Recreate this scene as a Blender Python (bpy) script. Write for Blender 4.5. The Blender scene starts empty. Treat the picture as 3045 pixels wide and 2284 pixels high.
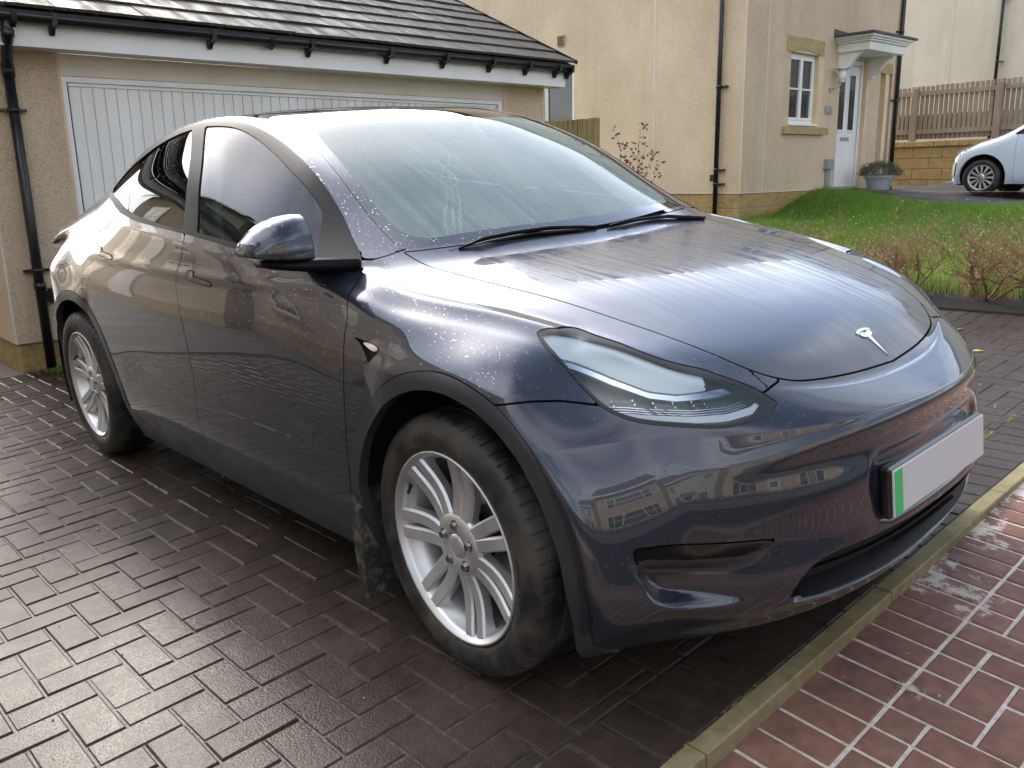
import bpy, bmesh, math, random
import numpy as np
from mathutils import Vector, Matrix
from mathutils.bvhtree import BVHTree
random.seed(7); rng = np.random.RandomState(7)
S = bpy.context.scene
COL = S.collection
# ------------------------------------------------------------------ camera
FPX = 2564.417
RW = [[0.673838, 0.7386235, -0.0194356], [0.1600896, -0.1716262, -0.9720678], [-0.7213277, 0.6519048, -0.2338942]]
CAM = [3.041367, -2.173652, 1.223168]
T3 = [[0.9998636, -0.0009495, -0.0164861], [0.0, 0.9983456, -0.0574992], [0.0165134, 0.0574913, 0.9982094]]      # rows: car/driveway axes -> level world axes
cd = bpy.data.cameras.new('camera'); cam = bpy.data.objects.new('camera', cd); COL.objects.link(cam)
cd.sensor_width = 36.0; cd.lens = FPX/3045*36.0; cd.clip_start = 0.02; cd.clip_end = 2000
cam.matrix_world = Matrix(((RW[0][0], -RW[1][0], -RW[2][0], CAM[0]), (RW[0][1], -RW[1][1], -RW[2][1], CAM[1]),
                           (RW[0][2], -RW[1][2], -RW[2][2], CAM[2]), (0, 0, 0, 1)))
S.camera = cam
S.render.resolution_x, S.render.resolution_y = 1024, 768
TM = Matrix([list(r)+[0] for r in T3]+[[0, 0, 0, 1]])      # car frame -> world
# ------------------------------------------------------------------ light
W = bpy.data.worlds.new('World'); S.world = W; W.use_nodes = True
nt = W.node_tree; bg = nt.nodes['Background']
sky = nt.nodes.new('ShaderNodeTexSky'); sky.sky_type = 'NISHITA'; sky.sun_disc = False
SUN = Vector((-0.806, 0.211, 0.553)).normalized()
sky.sun_elevation = math.asin(SUN.z); sky.sun_rotation = math.atan2(SUN.x, SUN.y)
sky.air_density = 1.0; sky.dust_density = 2.5; sky.ozone_density = 1.0
# broken bright cloud over the blue
tc = nt.nodes.new('ShaderNodeTexCoord'); sx = nt.nodes.new('ShaderNodeSeparateXYZ'); nt.links.new(tc.outputs['Generated'], sx.inputs[0])
def wm(op, a, b):
    m = nt.nodes.new('ShaderNodeMath'); m.operation = op
    for i, v in enumerate((a, b)):
        if isinstance(v, (int, float)): m.inputs[i].default_value = v
        else: nt.links.new(v, m.inputs[i])
    return m.outputs[0]
den = wm('ADD', wm('MAXIMUM', sx.outputs[2], 0.0), 0.22)
cx = nt.nodes.new('ShaderNodeCombineXYZ'); nt.links.new(wm('DIVIDE', sx.outputs[0], den), cx.inputs[0]); nt.links.new(wm('DIVIDE', sx.outputs[1], den), cx.inputs[1])
cn_ = nt.nodes.new('ShaderNodeTexNoise'); cn_.inputs['Scale'].default_value = 0.85; cn_.inputs['Detail'].default_value = 7; cn_.inputs['Roughness'].default_value = .52; nt.links.new(cx.outputs[0], cn_.inputs['Vector'])
cr = nt.nodes.new('ShaderNodeValToRGB'); cr.color_ramp.elements[0].position = .45; cr.color_ramp.elements[0].color = (.03, .03, .03, 1); cr.color_ramp.elements[1].position = .64; cr.color_ramp.elements[1].color = (1, 1, 1, 1); nt.links.new(cn_.outputs[0], cr.inputs[0])
cm = nt.nodes.new('ShaderNodeMix'); cm.data_type = 'RGBA'; nt.links.new(cr.outputs[0], cm.inputs[0]); nt.links.new(sky.outputs[0], cm.inputs[6]); cm.inputs[7].default_value = (8.8, 9.0, 9.4, 1)
# the cloud is brightest round the veiled sun
dp = nt.nodes.new('ShaderNodeVectorMath'); dp.operation = 'DOT_PRODUCT'; nt.links.new(tc.outputs['Generated'], dp.inputs[0]); dp.inputs[1].default_value = SUN
gl_ = wm('ADD', wm('MULTIPLY', wm('POWER', wm('MAXIMUM', dp.outputs['Value'], 0.0), 1.8), 1.25), 0.88)
vm = nt.nodes.new('ShaderNodeVectorMath'); vm.operation = 'SCALE'; nt.links.new(cm.outputs[2], vm.inputs[0]); nt.links.new(gl_, vm.inputs['Scale'])
nt.links.new(vm.outputs[0], bg.inputs['Color']); bg.inputs['Strength'].default_value = 0.15
sd_ = bpy.data.lights.new('sun', 'SUN'); sd_.energy = 1.5; sd_.angle = math.radians(10); sd_.color = (1.0, 0.94, 0.85)
sun = bpy.data.objects.new('sun', sd_); COL.objects.link(sun)
sun.rotation_euler = SUN.to_track_quat('Z', 'Y').to_euler()
S.view_settings.view_transform = 'Standard'; S.view_settings.look = 'None'; S.view_settings.gamma = 1
S.view_settings.exposure = 1.05
try: S.view_settings.use_curve_mapping = False
except Exception: pass
# ------------------------------------------------------------------ helpers
def link(o, parent=None, car=False):
    COL.objects.link(o)
    if parent is not None: o.parent = parent
    return o
def meta(o, label=None, cat=None, group=None, kind=None):
    if label: o['label'] = label
    if cat: o['category'] = cat
    if group: o['group'] = group
    if kind: o['kind'] = kind
    return o
def empty(name, mat=None, label=None, cat=None, group=None, kind=None):
    o = bpy.data.objects.new(name, None); COL.objects.link(o); o.empty_display_size = 0.1
    if mat is not None: o.matrix_world = mat
    return meta(o, label, cat, group, kind)
def from_bm(name, bm, mat, parent=None, smooth=False, mw=None):
    me = bpy.data.meshes.new(name); bm.to_mesh(me); bm.free()
    return from_me(name, me, mat, parent, smooth, mw)
def from_me(name, me, mat, parent=None, smooth=False, mw=None):
    if mat is not None:
        for m in (mat if isinstance(mat, (list, tuple)) else [mat]): me.materials.append(m)
    if smooth: me.polygons.foreach_set('use_smooth', [True]*len(me.polygons))
    o = bpy.data.objects.new(name, me); COL.objects.link(o)
    if parent is not None: o.parent = parent
    if mw is not None:
        if parent is not None: o.matrix_local = mw
        else: o.matrix_world = mw
    return o
def pyd(name, vs, fs, mat, parent=None, smooth=False, mw=None):
    me = bpy.data.meshes.new(name); me.from_pydata([tuple(v) for v in vs], [], [tuple(f) for f in fs]); me.update()
    return from_me(name, me, mat, parent, smooth, mw)
def bbox(bm, x0, x1, y0, y1, z0, z1, bev=0.0, rot=None, seg=1):
    r = bmesh.ops.create_cube(bm, size=1.0)
    M = Matrix.Translation(((x0+x1)/2, (y0+y1)/2, (z0+z1)/2)) @ Matrix.Diagonal((abs(x1-x0), abs(y1-y0), abs(z1-z0), 1))
    bmesh.ops.transform(bm, matrix=(rot @ M if rot is not None else M), verts=r['verts'])
    if bev > 0:
        es = list({e for v in r['verts'] for e in v.link_edges})
        bmesh.ops.bevel(bm, geom=es, offset=bev, segments=seg, affect='EDGES', profile=0.5)
    return r
def box(name, x0, x1, y0, y1, z0, z1, mat, parent=None, bev=0.0, seg=1, rot=None, smooth=False):
    bm = bmesh.new(); bbox(bm, x0, x1, y0, y1, z0, z1, bev, rot, seg)
    return from_bm(name, bm, mat, parent, smooth)
def cyl(bm, p0, p1, r0, r1=None, n=16, caps=True):
    p0, p1 = Vector(p0), Vector(p1); r1 = r0 if r1 is None else r1
    d = p1-p0; M = Matrix.Translation((p0+p1)/2) @ d.to_track_quat('Z', 'Y').to_matrix().to_4x4()
    return bmesh.ops.create_cone(bm, cap_ends=caps, segments=n, radius1=r0, radius2=r1, depth=d.length, matrix=M)
def tube_pts(bm, pts, r, n=8, caps=True, flat=1.0):
    pts = [Vector(p) for p in pts]; rs = r if isinstance(r, (list, tuple)) else [r]*len(pts); rings = []
    up0 = None
    for i, p in enumerate(pts):
        d = (pts[min(i+1, len(pts)-1)]-pts[max(i-1, 0)]).normalized()
        a = d.orthogonal().normalized() if up0 is None else (up0-d*up0.dot(d)).normalized()
        up0 = a; b = d.cross(a)
        rings.append([bm.verts.new(p+(a*math.cos(t)+b*math.sin(t)*flat)*rs[i]) for t in [2*math.pi*k/n for k in range(n)]])
    for i in range(len(rings)-1):
        for k in range(n):
            bm.faces.new((rings[i][k], rings[i][(k+1) % n], rings[i+1][(k+1) % n], rings[i+1][k]))
    if caps:
        bm.faces.new(rings[0][::-1]); bm.faces.new(rings[-1])
def lathe(name, prof, mat, parent=None, n=64, axis='y', smooth=True, mw=None, closed=False):
    """prof: list of (radius, axial); revolved round y"""
    vs = []; fs = []; m = len(prof)
    for k in range(n):
        t = 2*math.pi*k/n; c, s = math.cos(t), math.sin(t)
        for r, a in prof: vs.append((r*c, a, r*s))
    for k in range(n):
        k2 = (k+1) % n
        for i in range(m if closed else m-1):
            j = (i+1) % m
            fs.append((k*m+i, k*m+j, k2*m+j, k2*m+i))
    return pyd(name, vs, fs, mat, parent, smooth, mw)
def prism(bm, pts, h0, h1, plane='xy'):
    """extruded outline; plane gives the two outline axes"""
    def P(a, b, h):
        return {'xy': (a, b, h), 'xz': (a, h, b), 'yz': (h, a, b)}[plane]
    lo = [bm.verts.new(P(a, b, h0)) for a, b in pts]; hi = [bm.verts.new(P(a, b, h1)) for a, b in pts]
    n = len(pts)
    bm.faces.new(lo[::-1]); bm.faces.new(hi)
    for i in range(n): bm.faces.new((lo[i], lo[(i+1) % n], hi[(i+1) % n], hi[i]))
def recalc(bm): bmesh.ops.recalc_face_normals(bm, faces=bm.faces[:])
# ------------------------------------------------------------------ materials
def mk(name, base, rough=0.6, metal=0.0, spec=0.5, coat=0.0, coatr=0.03):
    m = bpy.data.materials.new(name); m.use_nodes = True; b = m.node_tree.nodes['Principled BSDF']
    b.inputs['Base Color'].default_value = (*base, 1); b.inputs['Roughness'].default_value = rough
    b.inputs['Metallic'].default_value = metal; b.inputs['Specular IOR Level'].default_value = spec
    b.inputs['Coat Weight'].default_value = coat; b.inputs['Coat Roughness'].default_value = coatr
    return m
class N:
    def __init__(s, m): s.t = m.node_tree; s.b = s.t.nodes['Principled BSDF']; s.m = m; s._c = None
    def n(s, typ, **k):
        x = s.t.nodes.new('ShaderNode'+typ)
        for a, v in k.items():
            if a.startswith('i_'): x.inputs[a[2:].replace('_', ' ')].default_value = v
            else: setattr(x, a, v)
        return x
    def l(s, a, b): s.t.links.new(a, b)
    def co(s, which='Object'):
        if s._c is None: s._c = s.n('TexCoord')
        return s._c.outputs[which]
    def map(s, scale=(1, 1, 1), which='Object', rot=(0, 0, 0)):
        m = s.n('Mapping'); m.inputs['Scale'].default_value = scale; m.inputs['Rotation'].default_value = rot; s.l(s.co(which), m.inputs[0]); return m.outputs[0]
    def noise(s, scale, detail=4, rough=0.55, vec=None, out='Fac'):
        x = s.n('TexNoise'); x.inputs['Scale'].default_value = scale; x.inputs['Detail'].default_value = detail; x.inputs['Roughness'].default_value = rough
        s.l(vec if vec is not None else s.co(), x.inputs['Vector']); return x.outputs[out]
    def vor(s, scale, vec=None, feature='F1', out='Distance', rand=1.0):
        x = s.n('TexVoronoi'); x.feature = feature; x.inputs['Scale'].default_value = scale; x.inputs['Randomness'].default_value = rand
        s.l(vec if vec is not None else s.co(), x.inputs['Vector']); return x.outputs[out]
    def ramp(s, fac, stops, interp='LINEAR'):
        r = s.n('ValToRGB'); r.color_ramp.interpolation = interp; e = r.color_ramp.elements
        while len(e) < len(stops): e.new(0.5)
        for q, (p, c) in zip(e, stops): q.position = p; q.color = (*c, 1) if len(c) == 3 else c
        s.l(fac, r.inputs[0]); return r.outputs[0]
    def math(s, op, a, b=None, c=None, clamp=False):
        x = s.n('Math', operation=op); x.use_clamp = clamp
        for i, v in enumerate((a, b, c)):
            if v is None: continue
            if isinstance(v, (int, float)): x.inputs[i].default_value = v
            else: s.l(v, x.inputs[i])
        return x.outputs[0]
    def mixc(s, fac, a, b, mode='MIX'):
        x = s.n('Mix', data_type='RGBA', blend_type=mode)
        for i, v in ((0, fac), (6, a), (7, b)):
            if isinstance(v, (int, float)): x.inputs[i].default_value = v
            elif isinstance(v, tuple): x.inputs[i].default_value = (*v, 1)
            else: s.l(v, x.inputs[i])
        return x.outputs[2]
    def bump(s, h, strength=0.5, dist=0.01, nrm=None):
        x = s.n('Bump'); x.inputs['Strength'].default_value = strength; x.inputs['Distance'].default_value = dist
        s.l(h, x.inputs['Height'])
        if nrm is not None: s.l(nrm, x.inputs['Normal'])
        return x.outputs[0]
    def set(s, **k):
        for a, v in k.items():
            i = s.b.inputs[a.replace('_', ' ')]
            if isinstance(v, (int, float)): i.default_value = v
            elif isinstance(v, tuple): i.default_value = (*v, 1)
            else: s.l(v, i)

# ================================================================== THE CAR: body surface
# car frame: x forward (0 = mid wheelbase), y left, z up from the driveway; Y = |y|
def plan(z, Y, inv=False):
    xn = np.interp(z, [.14, .17, .21, .25, .30, .36, .42, .50, .60, .66, .69, .72, .80], [2.08, 2.13, 2.19, 2.235, 2.25, 2.255, 2.25, 2.25, 2.255, 2.255, 2.235, 2.17, 2.05])
    n = np.interp(z, [.17, .25, .33, .55, .64, .69, .72], [2.2, 2.4, 2.5, 2.25, 2.05, 1.9, 1.85]); x0 = 1.35; yw = .955
    return x0+(xn-x0)*max(0.0, 1-(Y/yw)**n)**(1/n)
def tapery(z, x):
    n = 2.2; x0 = 1.35; xn = 2.24
    return 1.0 if x < x0 else max(0.0, 1-((x-x0)/(xn-x0))**n)**(1/n)
CEN = [(2.13, .715), (2.05, .782), (1.94, .838), (1.81, .882), (1.63, .930), (1.45, .962), (1.30, .988), (1.22, 1.002), (1.17, 1.022), (1.07, 1.085), (.90, 1.187), (.72, 1.288), (.52, 1.388), (.31, 1.473), (.10, 1.503), (-.15, 1.526), (-.45, 1.537), (-.75, 1.530), (-.97, 1.508), (-1.2, 1.46), (-1.45, 1.395), (-1.7, 1.305), (-1.95, 1.205), (-2.15, 1.125), (-2.28, 1.09)]
CRE = [(1.935, .60, .798), (1.84, .645, .838), (1.74, .69, .868), (1.63, .725, .892), (1.5, .755, .917), (1.36, .795, .938), (1.22, .82, .958), (1.11, .822, .982), (1.02, .80, 1.003), (.92, .762, 1.055), (.77, .72, 1.15), (.60, .685, 1.265), (.42, .648, 1.355), (.22, .625, 1.425), (0, .617, 1.475), (-.25, .612, 1.495), (-.5, .615, 1.490), (-.724, .627, 1.465), (-.937, .655, 1.40), (-1.154, .698, 1.285), (-1.4, .735, 1.205), (-1.65, .75, 1.145), (-1.9, .748, 1.10), (-2.1, .73, 1.065), (-2.22, .69, 1.05)]
NB = len(CEN); NA = 6
SROW_ = [.19, .30, .42, .55, .69, .80, .89, .95]       # heights of the side rows below the crest
YROW = [.875, .925, .945, .952, .950, .940, .922, .905]
FRONTY = [.68, .77, .85]
def crown(b): return 2.4 if b == 0 else (2.6 if b < 3 else 3.0)
top = {}; side = {}; front = {}; rear = {}
for b in range(NB):
    xc, zc = CEN[b]; xr, yr, zr = CRE[b]
    for a in range(NA+1):
        s = [0, .22, .43, .62, .78, .90, 1][a]
        p = crown(b); x = xc+(xr-xc)*s**(2.4 if b < 2 else 2.0); z = zr+(zc-zr)*(1-s**p)
        top[a, b] = (x, s*yr, z)
def beltz(x): return float(np.interp(x, [-2.3, -1.9, -1.4, -1.0, -.7, -.4, 0, .5, 1.0], [1.0, 1.055, 1.11, 1.14, 1.145, 1.128, 1.10, 1.048, .955]))
def belty(x): return float(np.interp(x, [-2.3, -1.9, -1.4, -1.0, -.7, -.4, 0, .5, 1.0], [.72, .80, .838, .858, .872, .886, .896, .900, .89]))
NR = 11
def rows_green(b):
    xr, yr, zr = CRE[b]
    zb = min(beltz(xr), zr-.06) if b > 19 else min(beltz(xr), zr-.02); yb = belty(xr)
    zz = [.175, .30, .42, .55, .69, .82, .93]; yy = [.875, .925, .945, .952, .950, .941, .925]
    k = min(1, (zb-.05)/.96)
    zz = [z*(1 if z < .7 else k) for z in zz]
    out = list(zip(zz, yy)); out.append((zb-.045*k, yb+.016)); out.append((zb, yb))
    zt = zr-zb; dy = yb-yr
    for q in (.36, .70): out.append((zb+zt*q, yb-dy*(q**1.45)))
    out.append((zr, yr)); return out
def rows_front(b):
    xr, yr, zr = CRE[b]
    zz = [.175, .30, .42, .55, .66]; yy = [.875, .925, .945, .952, .951]
    out = list(zip(zz, yy)); z0 = .66
    for q, w in ((.11, .995), (.22, .98), (.42, .93), (.60, .85), (.75, .73), (.88, .50)):
        out.append((z0+(zr-z0)*q, yr+(.951-yr)*w))
    out.append((zr, yr)); return out
def rows(b):
    """(z, y) of the side rows 0..NR for station b (without taper)"""
    w = {4: .0, 5: .15, 6: .35, 7: .6, 8: .85}.get(b, 0 if b < 5 else 1)
    if w <= 0: return rows_front(b)
    g = rows_green(b)
    if w >= 1: return g
    return [(p[0]*(1-w)+q[0]*w, p[1]*(1-w)+q[1]*w) for p, q in zip(rows_front(b), g)]
for b in range(NB):
    xr, yr, zr = CRE[b]; R_ = rows(b)
    for c in range(NR+1):
        z, y = R_[c]
        if c == NR: side[b, c] = (xr, yr, zr); continue
        t = (z-.175)/(zr-.175)
        if b < 3:
            if z < .66: Y = FRONTY[b]*(.985 if c == 0 else .985 if c == 1 else 1.0); x = plan(z, Y)
            else:
                q = ((z-.66)/(zr-.66)); Yl = FRONTY[b]; xl = plan(.66, Yl)
                x = xl+(xr-xl)*q**1.15; Y = Yl+(yr-Yl)*q**1.3
            side[b, c] = (x, Y, z)
        elif xr > 1.2:
            xl = xr+[0, 0, 0, .08, .05, .02, 0][min(b, 6)]
            x = xl+(xr-xl)*max(0, (z-.5)/(zr-.5)); side[b, c] = (x, y*(tapery(z, x) if z < .8 else 1-(1-tapery(z, x))*.8), z)
        else:
            x = xr; k = 1.0
            if x < -1.7:
                xs = {20: -1.42, 21: -1.68, 22: -1.93, 23: -2.14, 24: -2.29}.get(b, x); x = xs+(xr-xs)*t**2
                k = 1-.26*max(0, (-1.40-x)/.8)**1.8
            Y = y*k if c < NR-3 else y
            side[b, c] = (x, Y, z)
# front fascia rows share z with side station 0
for c in range(NR+1):
    z0_ = side[0, c][2]
    for a in range(NA+1):
        if c == NR: front[a, c] = top[a, 0]; continue
        if a == NA: front[a, c] = side[0, c]; continue
        s = [0, .22, .43, .62, .78, .90, 1][a]; xs, ys, zs = side[0, c]
        Y = s*ys
        if z0_ < .67:
            z = z0_; x = plan(z, Y)+(xs-plan(zs, ys))*s**3
        else:
            q = (z0_-.66)/(side[0, NR][2]-.66); zt = top[a, 0][2]; z = .66+(zt-.66)*q
            xl = plan(.66, s*side[0, 4][1]); x = xl+(top[a, 0][0]-xl)*q**1.5
        front[a, c] = (x, Y, z)
for c in range(NR+1):
    xs, ys, zs = side[NB-1, c]
    for a in range(NA+1):
        if c == NR: rear[a, c] = top[a, NB-1]; continue
        if a == NA: rear[a, c] = side[NB-1, c]; continue
        s = [0, .22, .43, .62, .78, .90, 1][a]
        xt = float(np.interp(zs, [.19, .3, .45, .6, .8, .95, 1.06], [-2.28, -2.37, -2.40, -2.39, -2.36, -2.35, -2.31]))
        rear[a, c] = (xt+(xs-xt)*s**3, s*ys, zs+(rear[a, NR][2]-zs)*0 if 0 else zs+(top[a, NB-1][2]-top[NA, NB-1][2])*max(0, (zs-.9)/.2)*.6)
# weld into one cage (right half Y>=0), then mirror
key = {}; CV = []; CF = []
def vid(p, sgn):
    k = (round(p[0], 5), round(p[1], 5)*sgn if p[1] > 1e-6 else 0.0, round(p[2], 5))
    if k not in key: key[k] = len(CV); CV.append(k)
    return key[k]
for sgn in (-1, 1):
    def quad(p, q, r_, s_):
        f = [vid(p, sgn), vid(q, sgn), vid(r_, sgn), vid(s_, sgn)]
        if sgn > 0: f = f[::-1]
        CF.append(f)
    for b in range(NB-1):
        for a in range(NA): quad(top[a, b], top[a, b+1], top[a+1, b+1], top[a+1, b])
        for c in range(NR): quad(side[b, c], side[b, c+1], side[b+1, c+1], side[b+1, c])
    for c in range(NR):
        for a in range(NA):
            quad(front[a, c], front[a, c+1], front[a+1, c+1], front[a+1, c])
            quad(rear[a, c], rear[a+1, c], rear[a+1, c+1], rear[a, c+1])
def subdivide(V, F, lev):
    me = bpy.data.meshes.new('tmp'); me.from_pydata(V, [], F); me.update()
    o = bpy.data.objects.new('tmp', me); COL.objects.link(o)
    md = o.modifiers.new('s', 'SUBSURF'); md.levels = lev; md.render_levels = lev; md.quality = 6
    md.boundary_smooth = 'ALL'
    dg = bpy.context.evaluated_depsgraph_get(); ev = o.evaluated_get(dg); m2 = ev.to_mesh()
    nv = len(m2.vertices); co = np.empty(nv*3, np.float32); m2.vertices.foreach_get('co', co); co = co.reshape(-1, 3).astype(float)
    nf = len(m2.polygons); fa = np.empty(nf*4, np.int32); m2.polygons.foreach_get('vertices', fa); fa = fa.reshape(-1, 4)
    ev.to_mesh_clear(); bpy.data.objects.remove(o); bpy.data.meshes.remove(me)
    return co, fa
targ = np.array(CV); cage = targ.copy()
for it in range(4):
    co, fa = subdivide([tuple(p) for p in cage], CF, 1)
    cage = cage+(targ-co[:len(targ)])*.9
    cage[:, 1] = np.where(np.abs(targ[:, 1]) < 1e-6, 0, cage[:, 1])
BV, BF = subdivide([tuple(p) for p in cage], CF, 4)

def sstep(a, b, x): t = np.clip((x-a)/(b-a), 0, 1); return t*t*(3-2*t)
def arch_r(x, z, wx): return np.hypot((x-wx-.02)*1.0, z-.365)
# the arches carry the sides out over the tyres
sgnY = np.sign(BV[:, 1]); YY = np.abs(BV[:, 1])
for wx, r1 in ((1.445, .60), (-1.37, .60)):
    r = arch_r(BV[:, 0], BV[:, 2], wx)
    w = 1-sstep(.43, r1, r)
    w *= sstep(.70, .84, YY) * (1-sstep(.78, .90, BV[:, 2]))
    dx = np.abs(BV[:, 0]-wx)
    tg = .957-.045*sstep(.15, .50, dx)-.03*(1-sstep(.2, .4, BV[:, 2]))
    YY = np.where((w > 0) & (tg > YY), YY+(tg-YY)*w, YY)
BV[:, 1] = sgnY*YY

# ================================================================== panels cut from that surface
def crv(pts, k=5, closed=True):
    """Catmull-Rom through pts; a point given twice stays a corner"""
    P = [np.array(p, float) for p in pts]; n = len(P); out = []
    for i in range(n if closed else n-1):
        p1, p2 = P[i], P[(i+1) % n]
        if np.allclose(p1, p2): out.append(p1); continue
        p0 = P[i-1] if (closed or i > 0) else p1; p3 = P[(i+2) % n] if (closed or i < n-2) else p2
        for j in range(k):
            t = j/k; out.append(.5*((2*p1)+(-p0+p2)*t+(2*p0-5*p1+4*p2-p3)*t*t+(-p0+3*p1-3*p2+p3)*t**3))
    if not closed: out.append(P[-1])
    return np.array(out)
def sdpoly(P, poly):
    """signed distance, positive inside"""
    V = np.asarray(poly); n = len(V); d = np.full(len(P), 1e9); ins = np.zeros(len(P), bool)
    for i in range(n):
        a, b = V[i], V[(i+1) % n]; e = b-a; w = P-a; L = e@e
        if L < 1e-14: continue
        t = np.clip((w@e)/L, 0, 1); q = w-t[:, None]*e; d = np.minimum(d, (q*q).sum(1))
        c = (a[1] > P[:, 1]) != (b[1] > P[:, 1])
        with np.errstate(divide='ignore', invalid='ignore'):
            xi = a[0]+(P[:, 1]-a[1])/(b[1]-a[1] if b[1] != a[1] else 1e-12)*e[0]
        ins ^= c & (P[:, 0] < xi)
    return np.where(ins, 1, -1)*np.sqrt(d)
def normals(V, F):
    a = V[F[:, 2]]-V[F[:, 0]]; b = V[F[:, 3]]-V[F[:, 1]]; n = np.cross(a, b); N_ = np.zeros_like(V)
    for k in range(4): np.add.at(N_, F[:, k], n)
    return N_/np.maximum(np.linalg.norm(N_, axis=1), 1e-12)[:, None]
def prep():
    global BN, X, Yv, Z, Ya, PS, PT, PC, PF
    BN = normals(BV, BF)
    X, Yv, Z = BV[:, 0], BV[:, 1], BV[:, 2]; Ya = np.abs(Yv)
    PS = np.stack([X, Z], 1); PT = np.stack([X, Ya], 1); PC = np.stack([(X-Ya)*CS, Z], 1); PF = np.stack([Ya, Z], 1)
CS = math.sqrt(.5)
prep()
if BN[np.argmax(Z)][2] < 0: BF = BF[:, ::-1].copy(); prep()
# outlines: side view (x,z), plan (x,Y), corner view ((x-Y)/sqrt2, z), front (Y,z)
HOOD = crv([(2.125, -.06), (2.125, -.06), (2.125, 0.0), (2.113, .16), (2.088, .295), (2.055, .385), (1.995, .452), (1.9, .498), (1.75, .540), (1.6, .572), (1.45, .598), (1.3, .620), (1.15, .642), (1.0, .665), (1.0, .665), (1.03, .60), (1.07, .48), (1.118, .30), (1.145, .12), (1.15, 0.0), (1.15, -.06), (1.15, -.06)])
GLASS = crv([(1.13, -.06), (1.13, -.06), (1.13, 0), (1.125, .12), (1.098, .30), (1.05, .48), (1.01, .60), (.985, .662), (.985, .662), (.90, .657), (.78, .645), (.63, .622), (.379, .578), (.12, .545), (-.1, .542), (-.5, .545), (-1.0, .52), (-1.5, .46), (-1.90, .40), (-1.90, .40), (-1.96, .25), (-1.98, 0), (-1.98, -.06), (-1.98, -.06)])
HEADER = crv([(1.5, -.06), (1.5, -.06), (.27, -.06), (.27, -.06), (.255, .13), (.20, .35), (.11, .60), (.11, .60), (1.5, .9), (1.5, .9)])
CLEAR = crv([(1.085, -.06), (1.085, -.06), (1.085, .1), (1.055, .31), (1.015, .49), (.985, .57), (.95, .602), (.90, .615), (.786, .607), (.68, .592), (.547, .568), (.40, .535), (.345, .50), (.36, .40), (.40, .22), (.42, 0), (.42, -.06), (.42, -.06)])
DLO = crv([(.9453, 1.039), (.8577, 1.0935), (.7748, 1.1505), (.6446, 1.2395), (.5325, 1.302), (.3906, 1.3619), (.2522, 1.4103), (.1142, 1.45), (.015, 1.4727), (-.0889, 1.4884), (-.1924, 1.4961), (-.2943, 1.4983), (-.413, 1.494), (-.5611, 1.4818), (-.71, 1.459), (-.825, 1.4289), (-.895, 1.3965), (-.9521, 1.3553), (-.992, 1.3126), (-1.018, 1.278), (-1.018, 1.253), (-.975, 1.235), (-.8652, 1.2134), (-.7697, 1.1871), (-.6549, 1.1642), (-.4585, 1.1398), (-.2034, 1.1199), (.0169, 1.1031), (.2058, 1.085), (.3789, 1.0683), (.5244, 1.0536), (.663, 1.0406), (.7778, 1.0292), (.8731, 1.0207), (.9453, 1.0157), (.98, 1.0132), (.98, 1.0132)])
GLF = crv([(-.2607, 1.4742), (-.2607, 1.4742), (-.128, 1.4667), (-.0074, 1.4528), (.0923, 1.4313), (.2119, 1.395), (.3745, 1.3352), (.5464, 1.2619), (.6428, 1.2117), (.7011, 1.174), (.728, 1.1505), (.760, 1.1105), (.8214, 1.0432), (.8214, 1.0432), (.7613, 1.0485), (.6528, 1.0572), (.5082, 1.0708), (.3697, 1.0843), (.1107, 1.1096), (.1107, 1.1096), (.0714, 1.1871), (-.026, 1.3028), (-.1397, 1.3929)])
GLR = crv([(-.376, 1.4702), (-.376, 1.4702), (-.4779, 1.4623), (-.5781, 1.4463), (-.6762, 1.4236), (-.775, 1.3902), (-.87, 1.3521), (-.935, 1.3135), (-.968, 1.285), (-.965, 1.266), (-.93, 1.252), (-.8365, 1.233), (-.7578, 1.2119), (-.6666, 1.1895), (-.5282, 1.1684), (-.3372, 1.1447), (-.1444, 1.1271), (-.008, 1.1179), (-.008, 1.1179), (-.0238, 1.1609), (-.0607, 1.2303), (-.1265, 1.3054), (-.2212, 1.3797)])
QL = [(-1.3, 1.5), (-.86, 1.43), (-.80, 1.36), (-.70, 1.28), (-.63, 1.20), (-.61, 1.1), (-1.3, 1.1)]
LB = [(-.10, 1.26), (-.03, 1.17), (.0103, 1.1063), (.020, 1.0584), (-.012, 1.0125), (-.055, .9587), (-.0685, .906), (-.050, .8555), (-.0167, .7667), (.0009, .702), (.0074, .6354), (.0079, .5946), (-.002, .5503), (-.0151, .50), (-.03, .40), (-.03, .2)]
LF = [(.78, 1.13), (.895, 1.040), (.950, 1.0245), (.9869, 1.0113), (1.0146, .9913), (1.0262, .9751), (1.0362, .9581), (1.0491, .9333), (1.0584, .8976), (1.0625, .8419), (1.0618, .7487), (1.0521, .62), (1.0345, .4813), (1.0189, .3984), (1.01, .2)]
LR = [(-.70, 1.20), (-.7561, 1.1438), (-.8835, 1.1108), (-1.0399, 1.0775), (-1.1004, 1.0323), (-1.1253, .9597), (-1.1376, .9038), (-1.1449, .8459), (-1.1346, .789), (-1.10, .70), (-1.0, .60), (-.9, .4), (-.9, .2)]
def rs(P, k=4): return [tuple(p) for p in crv(P, k, False)]
FDOOR = np.array(rs(LB)+[(.4, .2)]+rs(LF)[::-1]+[(.6, 1.20), (.2, 1.26)])
RDOOR = np.array(rs(LB)+[(-.5, .2)]+rs(LR)[::-1]+[(-.6, 1.27), (-.3, 1.27)])
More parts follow.
